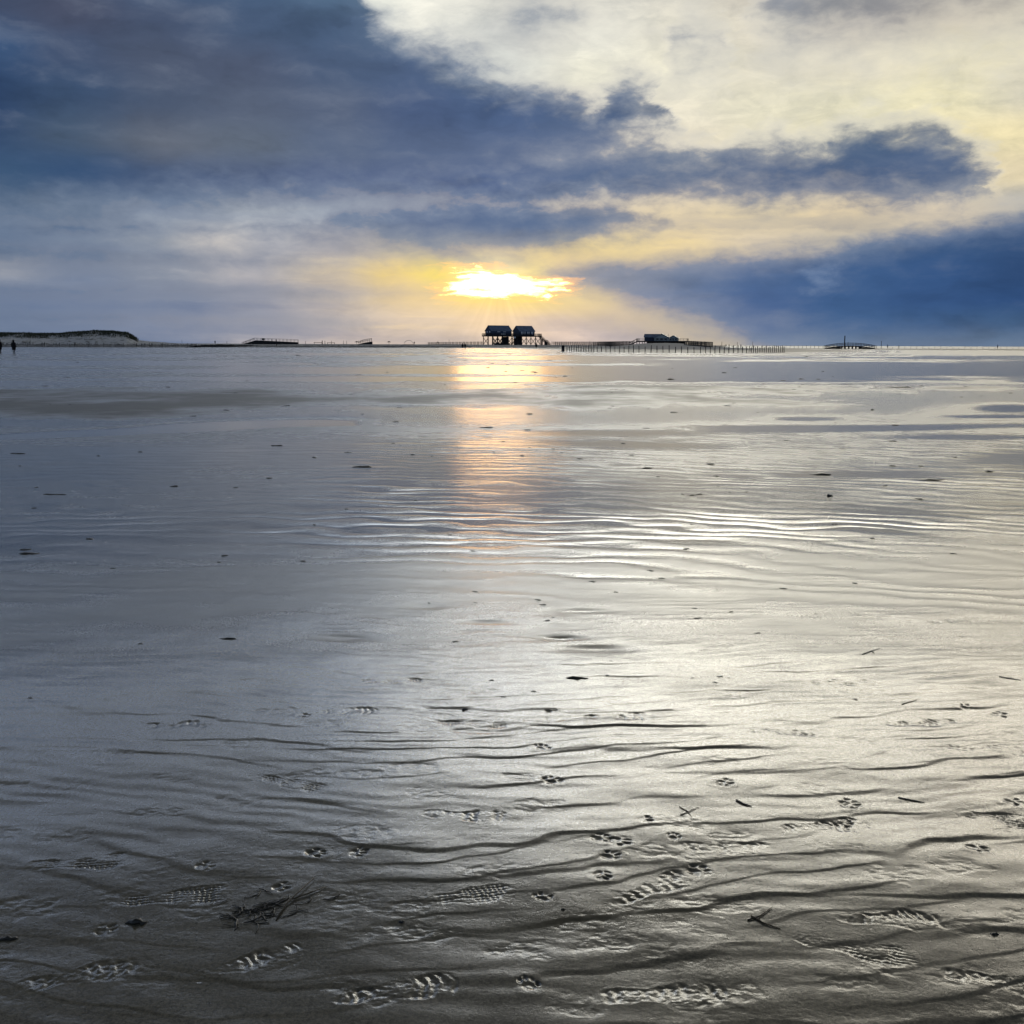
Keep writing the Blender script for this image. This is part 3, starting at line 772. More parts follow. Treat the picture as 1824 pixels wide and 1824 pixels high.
def pane(wall, x, z, w, h, y=-4.0, face='front', m='white', nm='window'):
    b = MB()
    if face == 'front': b.box((x, y - 0.04, z), (w, 0.1, h))
    else: b.box((y - 0.04, x, z), (0.1, w, h))
    o = b.build(nm, M[m], wall)
    return o
for x in (-12.0, -7.8): pane(w1, x, DZ + 2.9, 2.0, 0.35)
pane(w1, -8.8, DZ + 1.42, 3.2, 0.95, nm='sign_board')
for y in (-1.6, 1.6): pane(w1, y, DZ + 2.8, 1.1, 1.0, -17.1, 'end')
for x in (4.6, 5.6, 7.1, 9.1, 10.1, 12.0, 12.8): pane(w2, x, DZ + 2.3, 0.62, 1.6)
pile0 = MB().tube([(0, 0, -1.2), (0, 0, DZ)], [0.26, 0.24], 8)
p0 = None
for j, y in enumerate((-5.6, 0.0, 5.6)):
    for i in range(11):
        x = -17.5 + 3.5 * i
        if p0 is None:
            p0 = pile0.build('pile', M['tar'], Hs); p0.location = (x, y, 0)
        else: copy_part(p0, Hs, (x, y, 0))
br = MB().tube([(0, 0, 0.5), (3.5, 0, 4.6)], 0.17, 5).tube([(3.5, 0, 0.5), (0, 0, 4.6)], 0.17, 5).build('brace', M['tar'], Hs)
br.location = (-17.5, -5.6, 0)
for i in (1, 2, 3, 5, 8, 9): copy_part(br, Hs, (-17.5 + 3.5 * i, -5.6, 0))
for i in (0, 2, 3, 6, 8, 9): copy_part(br, Hs, (-17.5 + 3.5 * i, 5.6, 0))
st = MB().box((-5.6, -1.0, 2.5), (3.0, 4.0, 5.4)); st.build('storage_room', M['tar'], Hs)
st = MB().box((5.0, 1.0, 2.6), (3.6, 4.4, 5.4)); st.build('storage_room', M['tar'], Hs)
MB().box((-8.8, -2.5, 0.55), (9.6, 3.5, 1.5)).build('lower_platform', M['tar'], Hs)
sc_ = MB()
for i in range(14):
    t = i / 13; sc_.box((-3.2 + 5.2 * t, -4.2, 0.3 + 4.9 * t), (0.42, 1.6, 0.14))
for s in (-5.0, -3.4): sc_.tube([(-3.4, s, 0.0), (2.2, s, 5.2)], 0.16, 4); sc_.tube([(-3.4, s, 1.0), (2.2, s, 6.2)], 0.06, 4)
sc_.build('staircase', M['tar'], Hs)
# long outer stair on the right, with a landing
sx = MB(); hr = MB()
seg = [((18.2, 0, DZ + 0.6), (22.8, 0, 2.3)), ((22.8, 0, 2.3), (24.0, 0, 2.1)), ((24.0, 0, 2.1), (26.4, 0, 0.2))]
for a, b in seg:
    n = max(int((b[0] - a[0]) / 0.32), 2)
    for i in range(n + 1):
        t = i / n; sx.box((a[0] + (b[0] - a[0]) * t, -3, a[2] + (b[2] - a[2]) * t), (0.36, 1.9, 0.09))
    for s in (-3.95, -2.05):
        sx.tube([(a[0], s, a[2] - 0.2), (b[0], s, b[2] - 0.2)], 0.24, 4)
        for hh in (0.55, 1.1): hr.tube([(a[0], s, a[2] + hh), (b[0], s, b[2] + hh)], 0.11, 4)
        for i in range(4):
            t = i / 3; hr.box((a[0] + (b[0] - a[0]) * t, s, a[2] + (b[2] - a[2]) * t + 0.5), (0.1, 0.1, 1.1))
os_ = sx.build('outer_stair', M['tar'], Hs); hr.build('handrail', M['tar'], os_)
for x, z in ((22.9, 2.2), (24.0, 2.0), (20.4, 4.0)):
    MB().box((x, -3, z / 2 - 0.4), (0.22, 1.7, z + 0.4)).build('stair_post', M['tar'], Hs)
MB().box((-2.0, -6.35, DZ - 0.55), (1.6, 0.12, 0.9)).build('notice_board', M['white'], Hs)

# ------------------------------------------------------------------ pavilion on its mound
pb = P(1180, 614, 500)
Pv = thing('beach_pavilion', (pb.x, 500, 1.2), 'low pale beach pavilion with two dark roofs on a raised deck on a sandy mound', 'pavilion', rz=R(-14))
u = 0.2556
MB().box((0, 0, 1.95), (22.6, 9.0, 0.55)).build('deck', M['tar'], Pv)
MB().box((1.5, 1.5, 0.9), (17.0, 5.0, 1.6)).build('undercroft', M['tar'], Pv)
lg = MB().tube([(0, 0, -1.5), (0, 0, 1.7)], 0.16, 6).build('pile', M['tar'], Pv); lg.location = (-11, -4.2, 0)
for i in range(1, 10): copy_part(lg, Pv, (-11 + 2.44 * i, -4.2, 0))
for i in range(0, 10): copy_part(lg, Pv, (-11 + 2.44 * i, 4.2, 0))
rl = MB()
for i in range(16):
    rl.box((-11.2 + 22.4 * i / 15, -4.4, 2.75), (0.09, 0.09, 1.1))
for i in range(6):
    rl.box((11.2, -4.4 + 8.8 * i / 5, 2.75), (0.09, 0.09, 1.1)); rl.box((-11.2, -4.4 + 8.8 * i / 5, 2.75), (0.09, 0.09, 1.1))
for hh in (2.7, 3.25):
    rl.tube([(-11.2, -4.4, hh), (11.2, -4.4, hh)], 0.05, 4); rl.tube([(11.2, -4.4, hh), (11.2, 4.4, hh)], 0.05, 4); rl.tube([(-11.2, -4.4, hh), (-11.2, 4.4, hh)], 0.05, 4)
rl.build('railing', M['tar'], Pv)
def pav_hall(cx, w, d, eave, ridge, dark_left):
    # ridge runs away from the viewer; pale gable faces the beach
    b = MB().prism([(cx - w / 2, 2.225), (cx + w / 2, 2.225), (cx + w / 2, 2.225 + eave), (cx, 2.225 + ridge - 0.04), (cx - w / 2, 2.225 + eave)], 'y', -2.4, d - 2.4)
    wl = b.build('hall', M['pale'], Pv)
    r = MB(); k = (ridge - eave) / (w / 2)
    for s in (-1, 1):
        o = 0.5
        r.prism([(cx, 2.225 + ridge), (cx + s * (w / 2 + o), 2.225 + eave - k * o), (cx + s * (w / 2 + o), 2.225 + eave - k * o + 0.18), (cx, 2.225 + ridge + 0.18)], 'y', -2.9, d - 2.0)
    r.build('roof', M['slate'], wl)
    for i in range(3):
        MB().box((cx - w * 0.28 + w * 0.28 * i, -2.43, 2.225 + eave * 0.55), (w * 0.16, 0.08, eave * 0.6)).build('window', M['glass'], wl)
    return wl
pav_hall(-0.2, 6.6, 6.2, 1.4, 3.0, True)
pav_hall(5.0, 3.9, 5.2, 1.2, 2.3, False)
lw = MB().box((-5.2, 0.6, 3.0), (5.6, 4.6, 1.5)).build('side_wing', M['bluewall'], Pv)
MB().prism([(-2.2, 3.75), (3.4, 3.75), (3.1, 4.0), (0.6, 5.3), (-1.9, 4.0)], 'x', -8.3, -1.2).build('roof', M['slate'], lw)
MB().tube([(2.6, 0, 3.2), (2.6, 0, 5.4)], 0.05, 5).build('mast', M['steel'], Pv)
sx = MB()
for i in range(10):
    sx.box((-11.4 - 0.42 * i, -1.5, 1.9 - 0.19 * i), (0.44, 1.8, 0.1))
for s in (-2.4, -0.6):
    sx.tube([(-11.3, s, 1.8), (-15.4, s, 0.0)], 0.16, 4)
    sx.tube([(-11.3, s, 3.0), (-15.4, s, 1.1)], 0.06, 4)
    for i in range(4): sx.box((-11.3 - 1.36 * i, s, 2.4 - 0.62 * i), (0.1, 0.1, 1.2))
sx.build('staircase', M['tar'], Pv)


# ------------------------------------------------------------------ walkways, fences
def walkway(name, label, cat, pts, width, rail_h, post_dz, mname, step=2.2, under=True):
    """pts: (px, deck py, depth)"""
    w = [P(*p) for p in pts]
    o = thing(name, (w[0].x, w[0].y, w[0].z), label, cat)
    loc = [p - w[0] for p in w]
    d = MB(); r = MB(); proto = None
    for a, b in zip(loc, loc[1:]):
        t = (b - a); side = Vector((-t.y, t.x, 0)).normalized() * width / 2
        zt = Vector((0, 0, 0.22))
        vs = [a - side - zt, a + side - zt, b + side - zt, b - side - zt, a - side, a + side, b + side, b - side]
        d.add(vs, [(0, 3, 2, 1), (4, 5, 6, 7), (0, 1, 5, 4), (1, 2, 6, 5), (2, 3, 7, 6), (3, 0, 4, 7)])
        for s in (side, -side):
            for hh in (0.5 * rail_h, rail_h): r.tube([a + s + Vector((0, 0, hh)), b + s + Vector((0, 0, hh))], 0.09, 4)
    d.build('deck', M[mname], o); r.build('handrail', M[mname], o)
    total = sum((b - a).length for a, b in zip(loc, loc[1:])); n = min(int(total / step), 48)
    for k in range(n + 1):
        s = total * k / n; acc = 0
        for a, b in zip(loc, loc[1:]):
            ln = (b - a).length
            if s <= acc + ln + 1e-6:
                c = a + (b - a) * ((s - acc) / ln); t = b - a; break
            acc += ln
        side = Vector((-t.y, t.x, 0)).normalized() * (width / 2 + 0.11)
        for sg in (1, -1):
            if proto is None:
                proto = MB().tube([(0, 0, -post_dz), (0, 0, rail_h + 0.25)], 0.17, 6).build('post', M[mname], o); proto.location = c + side * sg
            else: copy_part(proto, o, c + side * sg)
    return o


walkway('boardwalk', 'long raised timber boardwalk with railings between the stilt house and the pavilion', 'boardwalk',
        [(986, 612.2, 680), (1060, 612.6, 620), (1125, 612.4, 520)], 2.0, 1.0, 1.2, 'wood', 2.6)
walkway('boardwalk', 'raised boardwalk with railings on the sand just left of the stilt house', 'boardwalk',
        [(764, 613.4, 720), (800, 612.8, 715), (858, 612.2, 708)], 2.0, 1.1, 0.8, 'wood', 2.3)
walkway('boardwalk', 'short tall-posted boardwalk leading right from the pavilion mound', 'boardwalk',
        [(1224, 613.6, 380), (1248, 614.8, 370), (1264, 616.0, 360)], 1.6, 1.0, 1.6, 'wood', 1.4)


def post_fence(name, label, pts, h, r, mname, n, rail=None, var=0.15, cat='fence', group=None):
    """posts driven into the sand along a line seen at (px, foot py, depth); rope or rail between them"""
    w = []
    for px, Y in pts:
        q = P(px, 620, Y); w.append(Vector((q.x, q.y, gz(q.x, q.y))))
    o = thing(name, tuple(w[0]), label, cat, group)
    seg = [(b - a).length for a, b in zip(w, w[1:])]; total = sum(seg)
    proto = None; tops = []
    rnd = random.Random(len(label) * 7 + n)
    for k in range(n):
        s = total * k / (n - 1); acc = 0
        for i, ln in enumerate(seg):
            if s <= acc + ln + 1e-6:
                c = w[i] + (w[i + 1] - w[i]) * ((s - acc) / ln); break
            acc += ln
        z = gz(c.x, c.y); c = Vector((c.x, c.y, z)) - w[0]
        if proto is None:
            proto = MB().tube([(0, 0, -0.4), (0, 0, h * 0.97), (0, 0, h)], [r, r * 0.92, r * 0.7], 7).build('post', M[mname], o); p = proto; p.location = c
        else: p = copy_part(proto, o, c)
        sc = 1 + rnd.uniform(-var, var)
        p.scale = (1, 1, sc); p.rotation_euler = (rnd.uniform(-.04, .04), rnd.uniform(-.05, .05), 0)
        tops.append(c + Vector((0, 0, h * 0.86)))
    if rail:
        rb = MB(); rb.tube(tops, rail, 4); rb.build('rope', M[mname], o)
    return o


post_fence('post_fence', 'row of dark wooden posts round the pavilion mound, in front of the pale sand', [(1010, 228), (1060, 214), (1130, 205), (1250, 196), (1330, 204), (1397, 224)], 1.25, 0.075, 'wood', 60, None, 0.16)
post_fence('post_fence', 'thin line of low stakes along the dark causeway at right of the mound', [(1268, 480), (1400, 488), (1480, 492)], 1.2, 0.07, 'wood', 30, 0.035)
post_fence('post_fence', 'sparse low stakes along the causeway at the far right edge', [(1590, 490), (1700, 492), (1900, 495)], 1.0, 0.06, 'wood', 30, None, 0.3)
post_fence('post_fence', 'closely set grey stakes in front of the stilt house', [(845, 470), (930, 462), (995, 440)], 1.1, 0.07, 'greywood', 52, None, 0.25)
post_fence('post_fence', 'upright stakes with a rail on the bank behind the long boardwalk', [(990, 560), (1050, 540), (1120, 520)], 1.3, 0.07, 'wood', 34, 0.05)
o = tag(MB().tube([(0, 0, -0.4), (0, 0, 1.25), (0, 0, 1.3)], [0.36, 0.33, 0.2], 10).build('gate_post', M['tar']), 'stout dark post at the left end of the post row by the pavilion', 'post')
q = P(1003, 620, 230); o.location = (q.x, q.y, gz(q.x, q.y))


def palisade(label, pts, h, mname, step):
    w = []
    for px, Y in pts:
        q = P(px, 620, Y); w.append(Vector((q.x, q.y, gz(q.x, q.y))))
    o = thing('brushwood_fence', tuple(w[0]), label, 'fence')
    pn = MB(); rnd = random.Random(len(label)); rail = MB(); posts = []
    for a, b in zip(w, w[1:]):
        ln = (b - a).length; n = int(ln / step)
        for i in range(n):
            c = a + (b - a) * (i / n); c.z = gz(c.x, c.y); c = c - w[0]
            hh = h * rnd.uniform(0.6, 1.08); ww = step * rnd.uniform(0.32, 0.62)
            pn.box((c.x, c.y, hh / 2 - 0.1), (ww, 0.08, hh + 0.2))
            if i % 14 == 0: posts.append(c)
        a0, b0 = a - w[0], b - w[0]
        rail.tube([a0 + Vector((0, -0.08, h * 0.62)), b0 + Vector((0, -0.08, h * 0.62))], 0.05, 4)
    pn.build('stake_panel', M[mname], o); rail.build('rail', M[mname], o)
    pr = None
    for c in posts[:90]:
        if pr is None: pr = MB().tube([(0, -0.15, -0.4), (0, -0.15, h * 1.15)], 0.10, 6).build('post', M[mname], o); pr.location = c
        else: copy_part(pr, o, c)


palisade('dark close-set stake fence along the foot of the grassy dune', [(-60, 372), (80, 378), (220, 390), (352, 408)], 1.35, 'tar', 0.34)
palisade('pale low brushwood fence running from the dune towards the stilt house', [(354, 415), (500, 425), (640, 440), (842, 470)], 0.95, 'greywood', 0.45)

# ------------------------------------------------------------------ dune on the left
PROF_D = [(-500, 5.0), (-200, 4.9), (-60, 4.8), (0, 5.0), (30, 4.9), (60, 4.8), (110, 4.9), (130, 5.5), (165, 5.9), (200, 5.85), (226, 5.3), (236, 3.9), (246, 2.7), (265, 2.3), (290, 1.9), (330, 1.4), (380, 1.2)]
dx0 = [P(p[0], 612, 440).x for p in PROF_D]
xs = np.linspace(dx0[0], dx0[-1], 520); ys = np.linspace(392, 560, 150)
XX, YY = np.meshgrid(xs, ys)
prof = np.interp(XX * 440 / YY, dx0, [p[1] for p in PROF_D])
prof = prof + 0.75 * fbm(XX / 9, YY * 0 + 3, 91, 5) * sstep(2.0, 4.5, prof)
tt = np.clip((YY - 398 - 5 * fbm(XX / 14, YY / 20, 92, 3)) / 34, 0, 1.0)
rise = np.where(tt < 1, tt ** 0.85, 1) * (1 - 0.55 * sstep(450, 560, YY))
ZZ = prof * rise + 0.35 * fbm(XX / 5, YY / 5, 93, 4) * rise - 0.15
ground = height(XX, YY, False)
ZZ = np.maximum(ZZ, -0.3)


def dune_material():
    m = bpy.data.materials.new('dune_sand'); m.use_nodes = True
    S.nt = m.node_tree; L = m.node_tree.links.new
    b = m.node_tree.nodes['Principled BSDF']
    g = m.node_tree.nodes.new('ShaderNodeNewGeometry'); pos = S(g.outputs['Position'])
    n = noise(pos, 0.5, 6, 0.62); n2 = noise(pos, 3.0, 4, 0.6)
    c = mix(n2, (0.46, 0.46, 0.46), (0.62, 0.62, 0.61))
    c = mix(maprange(n, 0.54, 0.62, 0, 0.8), c, (0.10, 0.10, 0.07))
    L(c.s, b.inputs['Base Color']); b.inputs['Roughness'].default_value = 0.95; b.inputs['Specular IOR Level'].default_value = 0.1
    bp = m.node_tree.nodes.new('ShaderNodeBump'); bp.inputs['Distance'].default_value = 0.3
    L(n2.s, bp.inputs['Height']); L(bp.outputs[0], b.inputs['Normal'])
    return m


dune = fast_mesh('dune', np.stack([XX, YY, ZZ], -1).reshape(-1, 3), grid_quads(150, 520)[:, ::-1], dune_material())
dune['kind'] = 'structure'
# marram grass: blades on the crest and in clumps on the slope
rng = np.random.default_rng(4)
n_bl = 46000
bx = rng.uniform(xs[0], xs[-1], n_bl * 3); by = rng.uniform(404, 470, n_bl * 3)
ii = np.clip(((bx - xs[0]) / (xs[1] - xs[0])).astype(int), 0, 519); jj = np.clip(((by - ys[0]) / (ys[1] - ys[0])).astype(int), 0, 149)
bz = ZZ[jj, ii]; bp_ = prof[jj, ii]
dens = sstep(0.58, 0.80, bz / np.maximum(bp_, 0.1) + 0.28 * fbm(bx / 6, by / 6, 95, 3)) * sstep(2.6, 4.2, bp_) + 0.9 * sstep(0.12, 0.3, fbm(bx / 5, by / 7, 96, 3)) * (bz < 1.6) * (bp_ > 3.5) * 0.6
dens = dens * (bz > 0.3)
keep = np.nonzero(rng.uniform(0, 1, len(bx)) < dens)[0][:n_bl]
bx, by, bz = bx[keep], by[keep], bz[keep]
n = len(bx); a = rng.uniform(0, 2 * math.pi, n); hh = rng.uniform(0.35, 0.9, n); ww = rng.uniform(0.05, 0.14, n); lean = rng.uniform(-0.3, 0.5, (n, 2))
v0 = np.stack([bx - np.cos(a) * ww, by - np.sin(a) * ww, bz - 0.1], -1); v1 = np.stack([bx + np.cos(a) * ww, by + np.sin(a) * ww, bz - 0.1], -1)
v2 = np.stack([bx + lean[:, 0] * hh + np.cos(a) * ww * .2, by + lean[:, 1] * hh, bz + hh], -1); v3 = np.stack([bx + lean[:, 0] * hh - np.cos(a) * ww * .2, by + lean[:, 1] * hh, bz + hh], -1)
gr = fast_mesh('marram_grass', np.stack([v0, v1, v2, v3], 1).reshape(-1, 3), np.arange(n * 4).reshape(-1, 4), M['leaf'], False)
tag(gr, 'dark marram grass growing along the crest of the dune', 'grass', kind='stuff')


# ------------------------------------------------------------------ people
def skin_body(name, joints, edges, m):
    me = bpy.data.meshes.new(name); me.from_pydata([j[0] for j in joints], edges, [])
    o = bpy.data.objects.new(name, me); COL.objects.link(o)
    sk = o.modifiers.new('skin', 'SKIN'); sk.use_smooth_shade = True
    me.skin_vertices.new()if not me.skin_vertices else None
    for i, j in enumerate(joints):
        me.skin_vertices[0].data[i].radius = j[1]
        me.skin_vertices[0].data[i].use_root = (i == 0)
    o.modifiers.new('sub', 'SUBSURF').levels = 1
    dg = bpy.context.evaluated_depsgraph_get()
    nm = bpy.data.meshes.new_from_object(o.evaluated_get(dg))
    nm.materials.clear(); nm.materials.append(m)
    bpy.data.objects.remove(o); nm.name = name
    return nm


def person_meshes(stride, arm):
    J = [((0, 0, 0.95), (.14, .11)), ((0, 0, 1.15), (.14, .10)), ((0, 0, 1.36), (.17, .11)), ((0, 0, 1.47), (.07, .07)), ((0, -.01, 1.55), (.06, .06)), ((0, -.01, 1.66), (.085, .10)), ((0, -.01, 1.74), (.06, .07)),
         ((.10, 0, .88), (.09, .09)), ((.11, -stride * .5, .48), (.065, .065)), ((.11, -stride * .6, .09), (.045, .045)), ((.12, -stride * .6 - .14, .04), (.045, .035)),
         ((-.10, 0, .88), (.09, .09)), ((-.11, stride * .35, .48), (.065, .065)), ((-.11, stride * .8, .09), (.045, .045)), ((-.12, stride * .8 - .13, .04), (.045, .035)),
         ((.21, 0, 1.38), (.06, .06)), ((.25, .02, 1.12), (.05, .05)), ((.24, -arm, .88), (.038, .038)), ((.24, -arm - .03, .79), (.03, .04)),
         ((-.21, 0, 1.38), (.06, .06)), ((-.25, .02, 1.12), (.05, .05)), ((-.24, -arm, .88), (.038, .038)), ((-.24, -arm - .03, .79), (.03, .04)),
         ((0, -.115, 1.64), (.018, .02))]
    E = [(0, 1), (1, 2), (2, 3), (3, 4), (4, 5), (5, 6), (0, 7), (7, 8), (8, 9), (9, 10), (0, 11), (11, 12), (12, 13), (13, 14), (2, 15), (15, 16), (16, 17), (17, 18), (2, 19), (19, 20), (20, 21), (21, 22), (5, 23)]
    return skin_body('body', J, E, M['trouser'])


body_a = person_meshes(0.05, 0.05); body_b = person_meshes(0.30, 0.15)


def ringloft(rings, n=14):
    b = MB(); vs = []
    for (z, rx, ry, oy) in rings:
        vs += [(rx * math.cos(2 * math.pi * k / n), oy + ry * math.sin(2 * math.pi * k / n), z) for k in range(n)]
    fs = [(i * n + k, i * n + (k + 1) % n, (i + 1) * n + (k + 1) % n, (i + 1) * n + k) for i in range(len(rings) - 1) for k in range(n)]
    fs += [tuple(range(n))[::-1], tuple((len(rings) - 1) * n + k for k in range(n))]
    return b.add(vs, fs)


def coat_builder(length):
    b = ringloft([(length, .25, .19, 0), (0.95, .23, .17, 0), (1.12, .21, .15, 0), (1.30, .235, .15, 0), (1.42, .22, .13, 0), (1.49, .11, .10, 0), (1.52, .09, .09, 0)])
    for s in (-1, 1):
        b.tube([(s * .20, 0, 1.41), (s * .265, .02, 1.14), (s * .255, -.06, .86)], [.085, .075, .06], 9)
    return b


coat_long = coat_builder(0.50).build('coat', M['cloth'], None, True)
coat_short = coat_builder(0.78).build('coat', M['cloth'], None, True)
hood = ringloft([(1.48, .11, .11, 0), (1.56, .115, .125, .01), (1.66, .12, .13, .01), (1.74, .10, .11, .01), (1.80, .04, .05, .01)]).build('hood', M['cloth'], None, True)
_first = {}


def person(px, Y, label, rz=0.0, long=True, stride=False, scale=1.0, z=None, py=None):
    q = P(px, 620, Y)
    zz = gz(q.x, q.y) if z is None else z
    o = thing('person', (q.x, q.y, zz), label, 'person', None, rz)
    o.scale = (scale,) * 3
    b = bpy.data.objects.new('body', body_b if stride else body_a); COL.objects.link(b); b.parent = o
    for src in ((coat_long if long else coat_short), hood):
        if src.name not in _first:
            _first[src.name] = 1; src.parent = o
        else:
            c = src.copy(); COL.objects.link(c); c.parent = o
    return o


person(0, 152, 'person in a dark knee-length coat standing at the left edge of the photograph', R(160), True, scale=1.08)
person(24.5, 144, 'person in a long dark hooded coat on the wet sand before the dune', R(175), True, scale=1.02)
person(824, 330, 'walker in dark clothes, left one of a pair before the stilt house', R(190), False, True)
person(828.5, 331, 'walker in dark clothes, right one of a pair before the stilt house', R(170), False, True)
person(955, 400, 'lone dark figure by the stakes below the right half of the stilt house', R(10), True, scale=1.15)
person(1777, 480, 'lone dark figure on the causeway near the right edge of the sea', R(90), False, scale=1.1)
person(1581, 492, 'small dark figure on the causeway just right of the lamp pole', R(90), False, True)
person(1601, 492, 'smaller dark figure walking farther right of the lamp pole', R(90), False, True, 0.85)
person(1293, 486, 'left walker of two on the causeway right of the pavilion', R(90), False, True)
person(1298.5, 486, 'right walker of two on the causeway right of the pavilion', R(90), False, True)
person(1319.5, 486, 'single walker on the causeway between two thin poles', R(90), False, True)
person(383.5, 640, 'dark figure on the bank between the dune and the ramp', R(0), True, scale=1.1)
person(780, 690, 'dark figure on the boardwalk left of the stilt house', R(0), True, z=P(780, 613, 690).z)
person(738, 640, 'small dark figure on the bank right of the arched frame', R(0), False, True)

# ------------------------------------------------------------------ far shore bits
def pole(name, label, px, Y, top, r, m='tar', cat='pole', cap=None, z=None):
    q = P(px, 620, Y); zz = gz(q.x, q.y); t = P(px, top, Y).z - zz
    o = thing(name, (q.x, q.y, zz), label, cat)
    MB().tube([(0, 0, -0.3), (0, 0, t)], [r, r * 0.8], 8).build('shaft', M[m], o)
    if cap == 'board': MB().box((0, -r - 0.03, t - 0.5), (1.5, 0.06, 1.1)).build('board', M['greywood'], o)
    elif cap == 'lamp': MB().tube([(0, 0, t), (0, 0, t + .12), (0, 0, t + .25)], [r * 1.8, r * 2.4, r * 0.8], 8).build('lamp_head', M['steel'], o)
    else: MB().tube([(0, 0, t), (0, 0, t + 0.08), (0, 0, t + 0.14)], [r * 0.95, r * 0.95, r * 0.3], 8).build('cap', M[m], o)
    return o


pole('marker_pole', 'tall thick dark pole rising beside the arched footbridge', 1504, 470, 598.5, 0.26)
pole('marker_pole', 'short thin pole above the footbridge railing, right of the tall pole', 1510.5, 478, 609.5, 0.10)
pole('lamp_pole', 'slim pole standing alone on the causeway right of the footbridge', 1569.5, 490, 608.5, 0.12, cap='lamp')
pole('marker_pole', 'thin pole on the causeway nearest the pavilion', 1285.5, 480, 609, 0.09)
pole('marker_pole', 'thin pole on the causeway, middle of three', 1313, 482, 610, 0.09)
pole('marker_pole', 'thin pole on the causeway nearest the footbridge, of the three in a line', 1340.5, 484, 609, 0.09)
pole('sign_post', 'post with a square notice board above the distant ramp', 469.5, 600, 602.5, 0.13, cap='board')
pole('marker_pole', 'dark post on the distant ramp, middle of its three posts', 484.5, 600, 605, 0.2)
pole('marker_pole', 'thick dark post standing in front of the distant ramp', 492.5, 520, 605, 0.24)
pole('marker_pole', 'thin pole on the bank between dune and ramp', 404.5, 640, 608, 0.12)
pole('marker_pole', 'thin pole rising from the bank just right of the dune', 324.5, 640, 605.5, 0.08)
pole('marker_pole', 'left one of two thin poles in the middle of the left bank', 612, 640, 607, 0.10)
pole('marker_pole', 'right one of two thin poles in the middle of the left bank', 617.5, 640, 607.5, 0.10)
pole('marker_pole', 'thin pole behind the boardwalk left of the stilt house', 800, 725, 605, 0.10)
pole('marker_pole', 'thin pole above the long boardwalk right of the stilt house', 1050, 620, 608, 0.09)
pole('marker_pole', 'short thin pole right of the ramp on the left bank', 544.5, 640, 608, 0.12)


def goal(px0, px1, Y, top, label):
    a = P(px0, 620, Y); b = P(px1, 620, Y); z = gz(a.x, a.y); t = P(px0, top, Y).z - z
    o = thing('goal_frame', (a.x, a.y, z), label, 'frame'); w = b.x - a.x
    MB().tube([(-0.3, 0, t), (w + 0.3, 0, t)], 0.14, 6).build('crossbar', M['tar'], o)
    p = MB().tube([(0, 0, -0.3), (0, 0, t - 0.14)], 0.12, 6).build('upright', M['tar'], o); copy_part(p, o, (w, 0, 0))
    return o


goal(560, 573.5, 620, 610, 'dark timber frame with a crossbar, left one of two on the bank')
goal(583.5, 596, 620, 610.5, 'dark timber frame with a crossbar, right one of two on the bank')
pole('marker_pole', 'thick post at the right end of the left timber frame', 574.2, 618, 607, 0.26)
pole('marker_pole', 'post just right of the left timber frame', 579, 618, 607.5, 0.18)
pole('marker_pole', 'post standing through the middle of the right timber frame', 590.5, 619, 607.5, 0.12)

# ramp on the far left bank
ra = P(432, 612, 600)
rp = thing('access_ramp', (ra.x, 600, 1.2), 'long low access ramp with railings on the bank between the dune and the timber frames', 'ramp')
k = 600 / F
MB().prism([(0, 0.0), (24 * k, 2.1), (98 * k, 1.15), (98 * k, 0.0)], 'y', -1.2, 1.2).build('ramp_deck', M['tar'], rp)
rr = MB()
for s in (-1.28, 1.28):
    rr.tube([(0, s, .9), (22 * k, s, 3.3), (98 * k, s, 2.5)], 0.07, 4); rr.tube([(0, s, .4), (22 * k, s, 2.7), (98 * k, s, 1.9)], 0.05, 4)
    for i in range(16):
        x = 98 * k * i / 15; z0 = 2.1 * x / (24 * k) if x < 24 * k else 2.1 - 0.95 * (x - 24 * k) / (74 * k)
        rr.box((x, s, z0 + 0.6), (0.1, 0.1, 1.3))
rr.build('railing', M['wood'], rp)

# little playground pieces between ramp and stilt house
q = P(650, 612, 600)
pl = thing('slide_platform', (q.x, 600, 1.2), 'small sloping timber platform with railings on the bank left of the arched frame', 'platform')
MB().prism([(-4.4, 0.1), (4.0, 0.1), (4.0, 1.6), (3.2, 1.6), (-2.0, 0.6)], 'y', -1, 1).build('platform_deck', M['tar'], pl)
rr = MB()
for s in (-1.06, 1.06):
    rr.tube([(-3.5, s, 1.3), (-0.5, s, 2.6), (3.6, s, 3.3)], 0.07, 4); rr.tube([(-3.5, s, .9), (-0.5, s, 1.9), (3.6, s, 2.6)], 0.05, 4)
    for i in range(7): rr.box((-3.4 + 7 * i / 6, s, 1.4 + 0.25 * i * 0.6), (0.12, 0.12, 1.5 + 0.12 * i))
rr.build('railing', M['wood'], pl)


def parasol(px, Y, top, label, w, r):
    a = P(px, 620, Y); z = gz(a.x, a.y); t = P(px, top, Y).z - z
    o = thing('reed_parasol', (a.x, a.y, z), label, 'parasol')
    MB().tube([(0, 0, -0.3), (0, 0, t - 0.3)], 0.09, 6).build('shaft', M['tar'], o)
    b = MB(); n = 12
    b.add([(0, 0, t)] + [(w * math.cos(2 * math.pi * i / n), w * math.sin(2 * math.pi * i / n), t - 0.5 - 0.25 * (i % 2)) for i in range(n)] +
          [(0, 0, t - 0.25)], [(0, 1 + i, 1 + (i + 1) % n) for i in range(n)] + [(n + 1, 1 + (i + 1) % n, 1 + i) for i in range(n)])
    b.build('canopy', M['wood'], o)


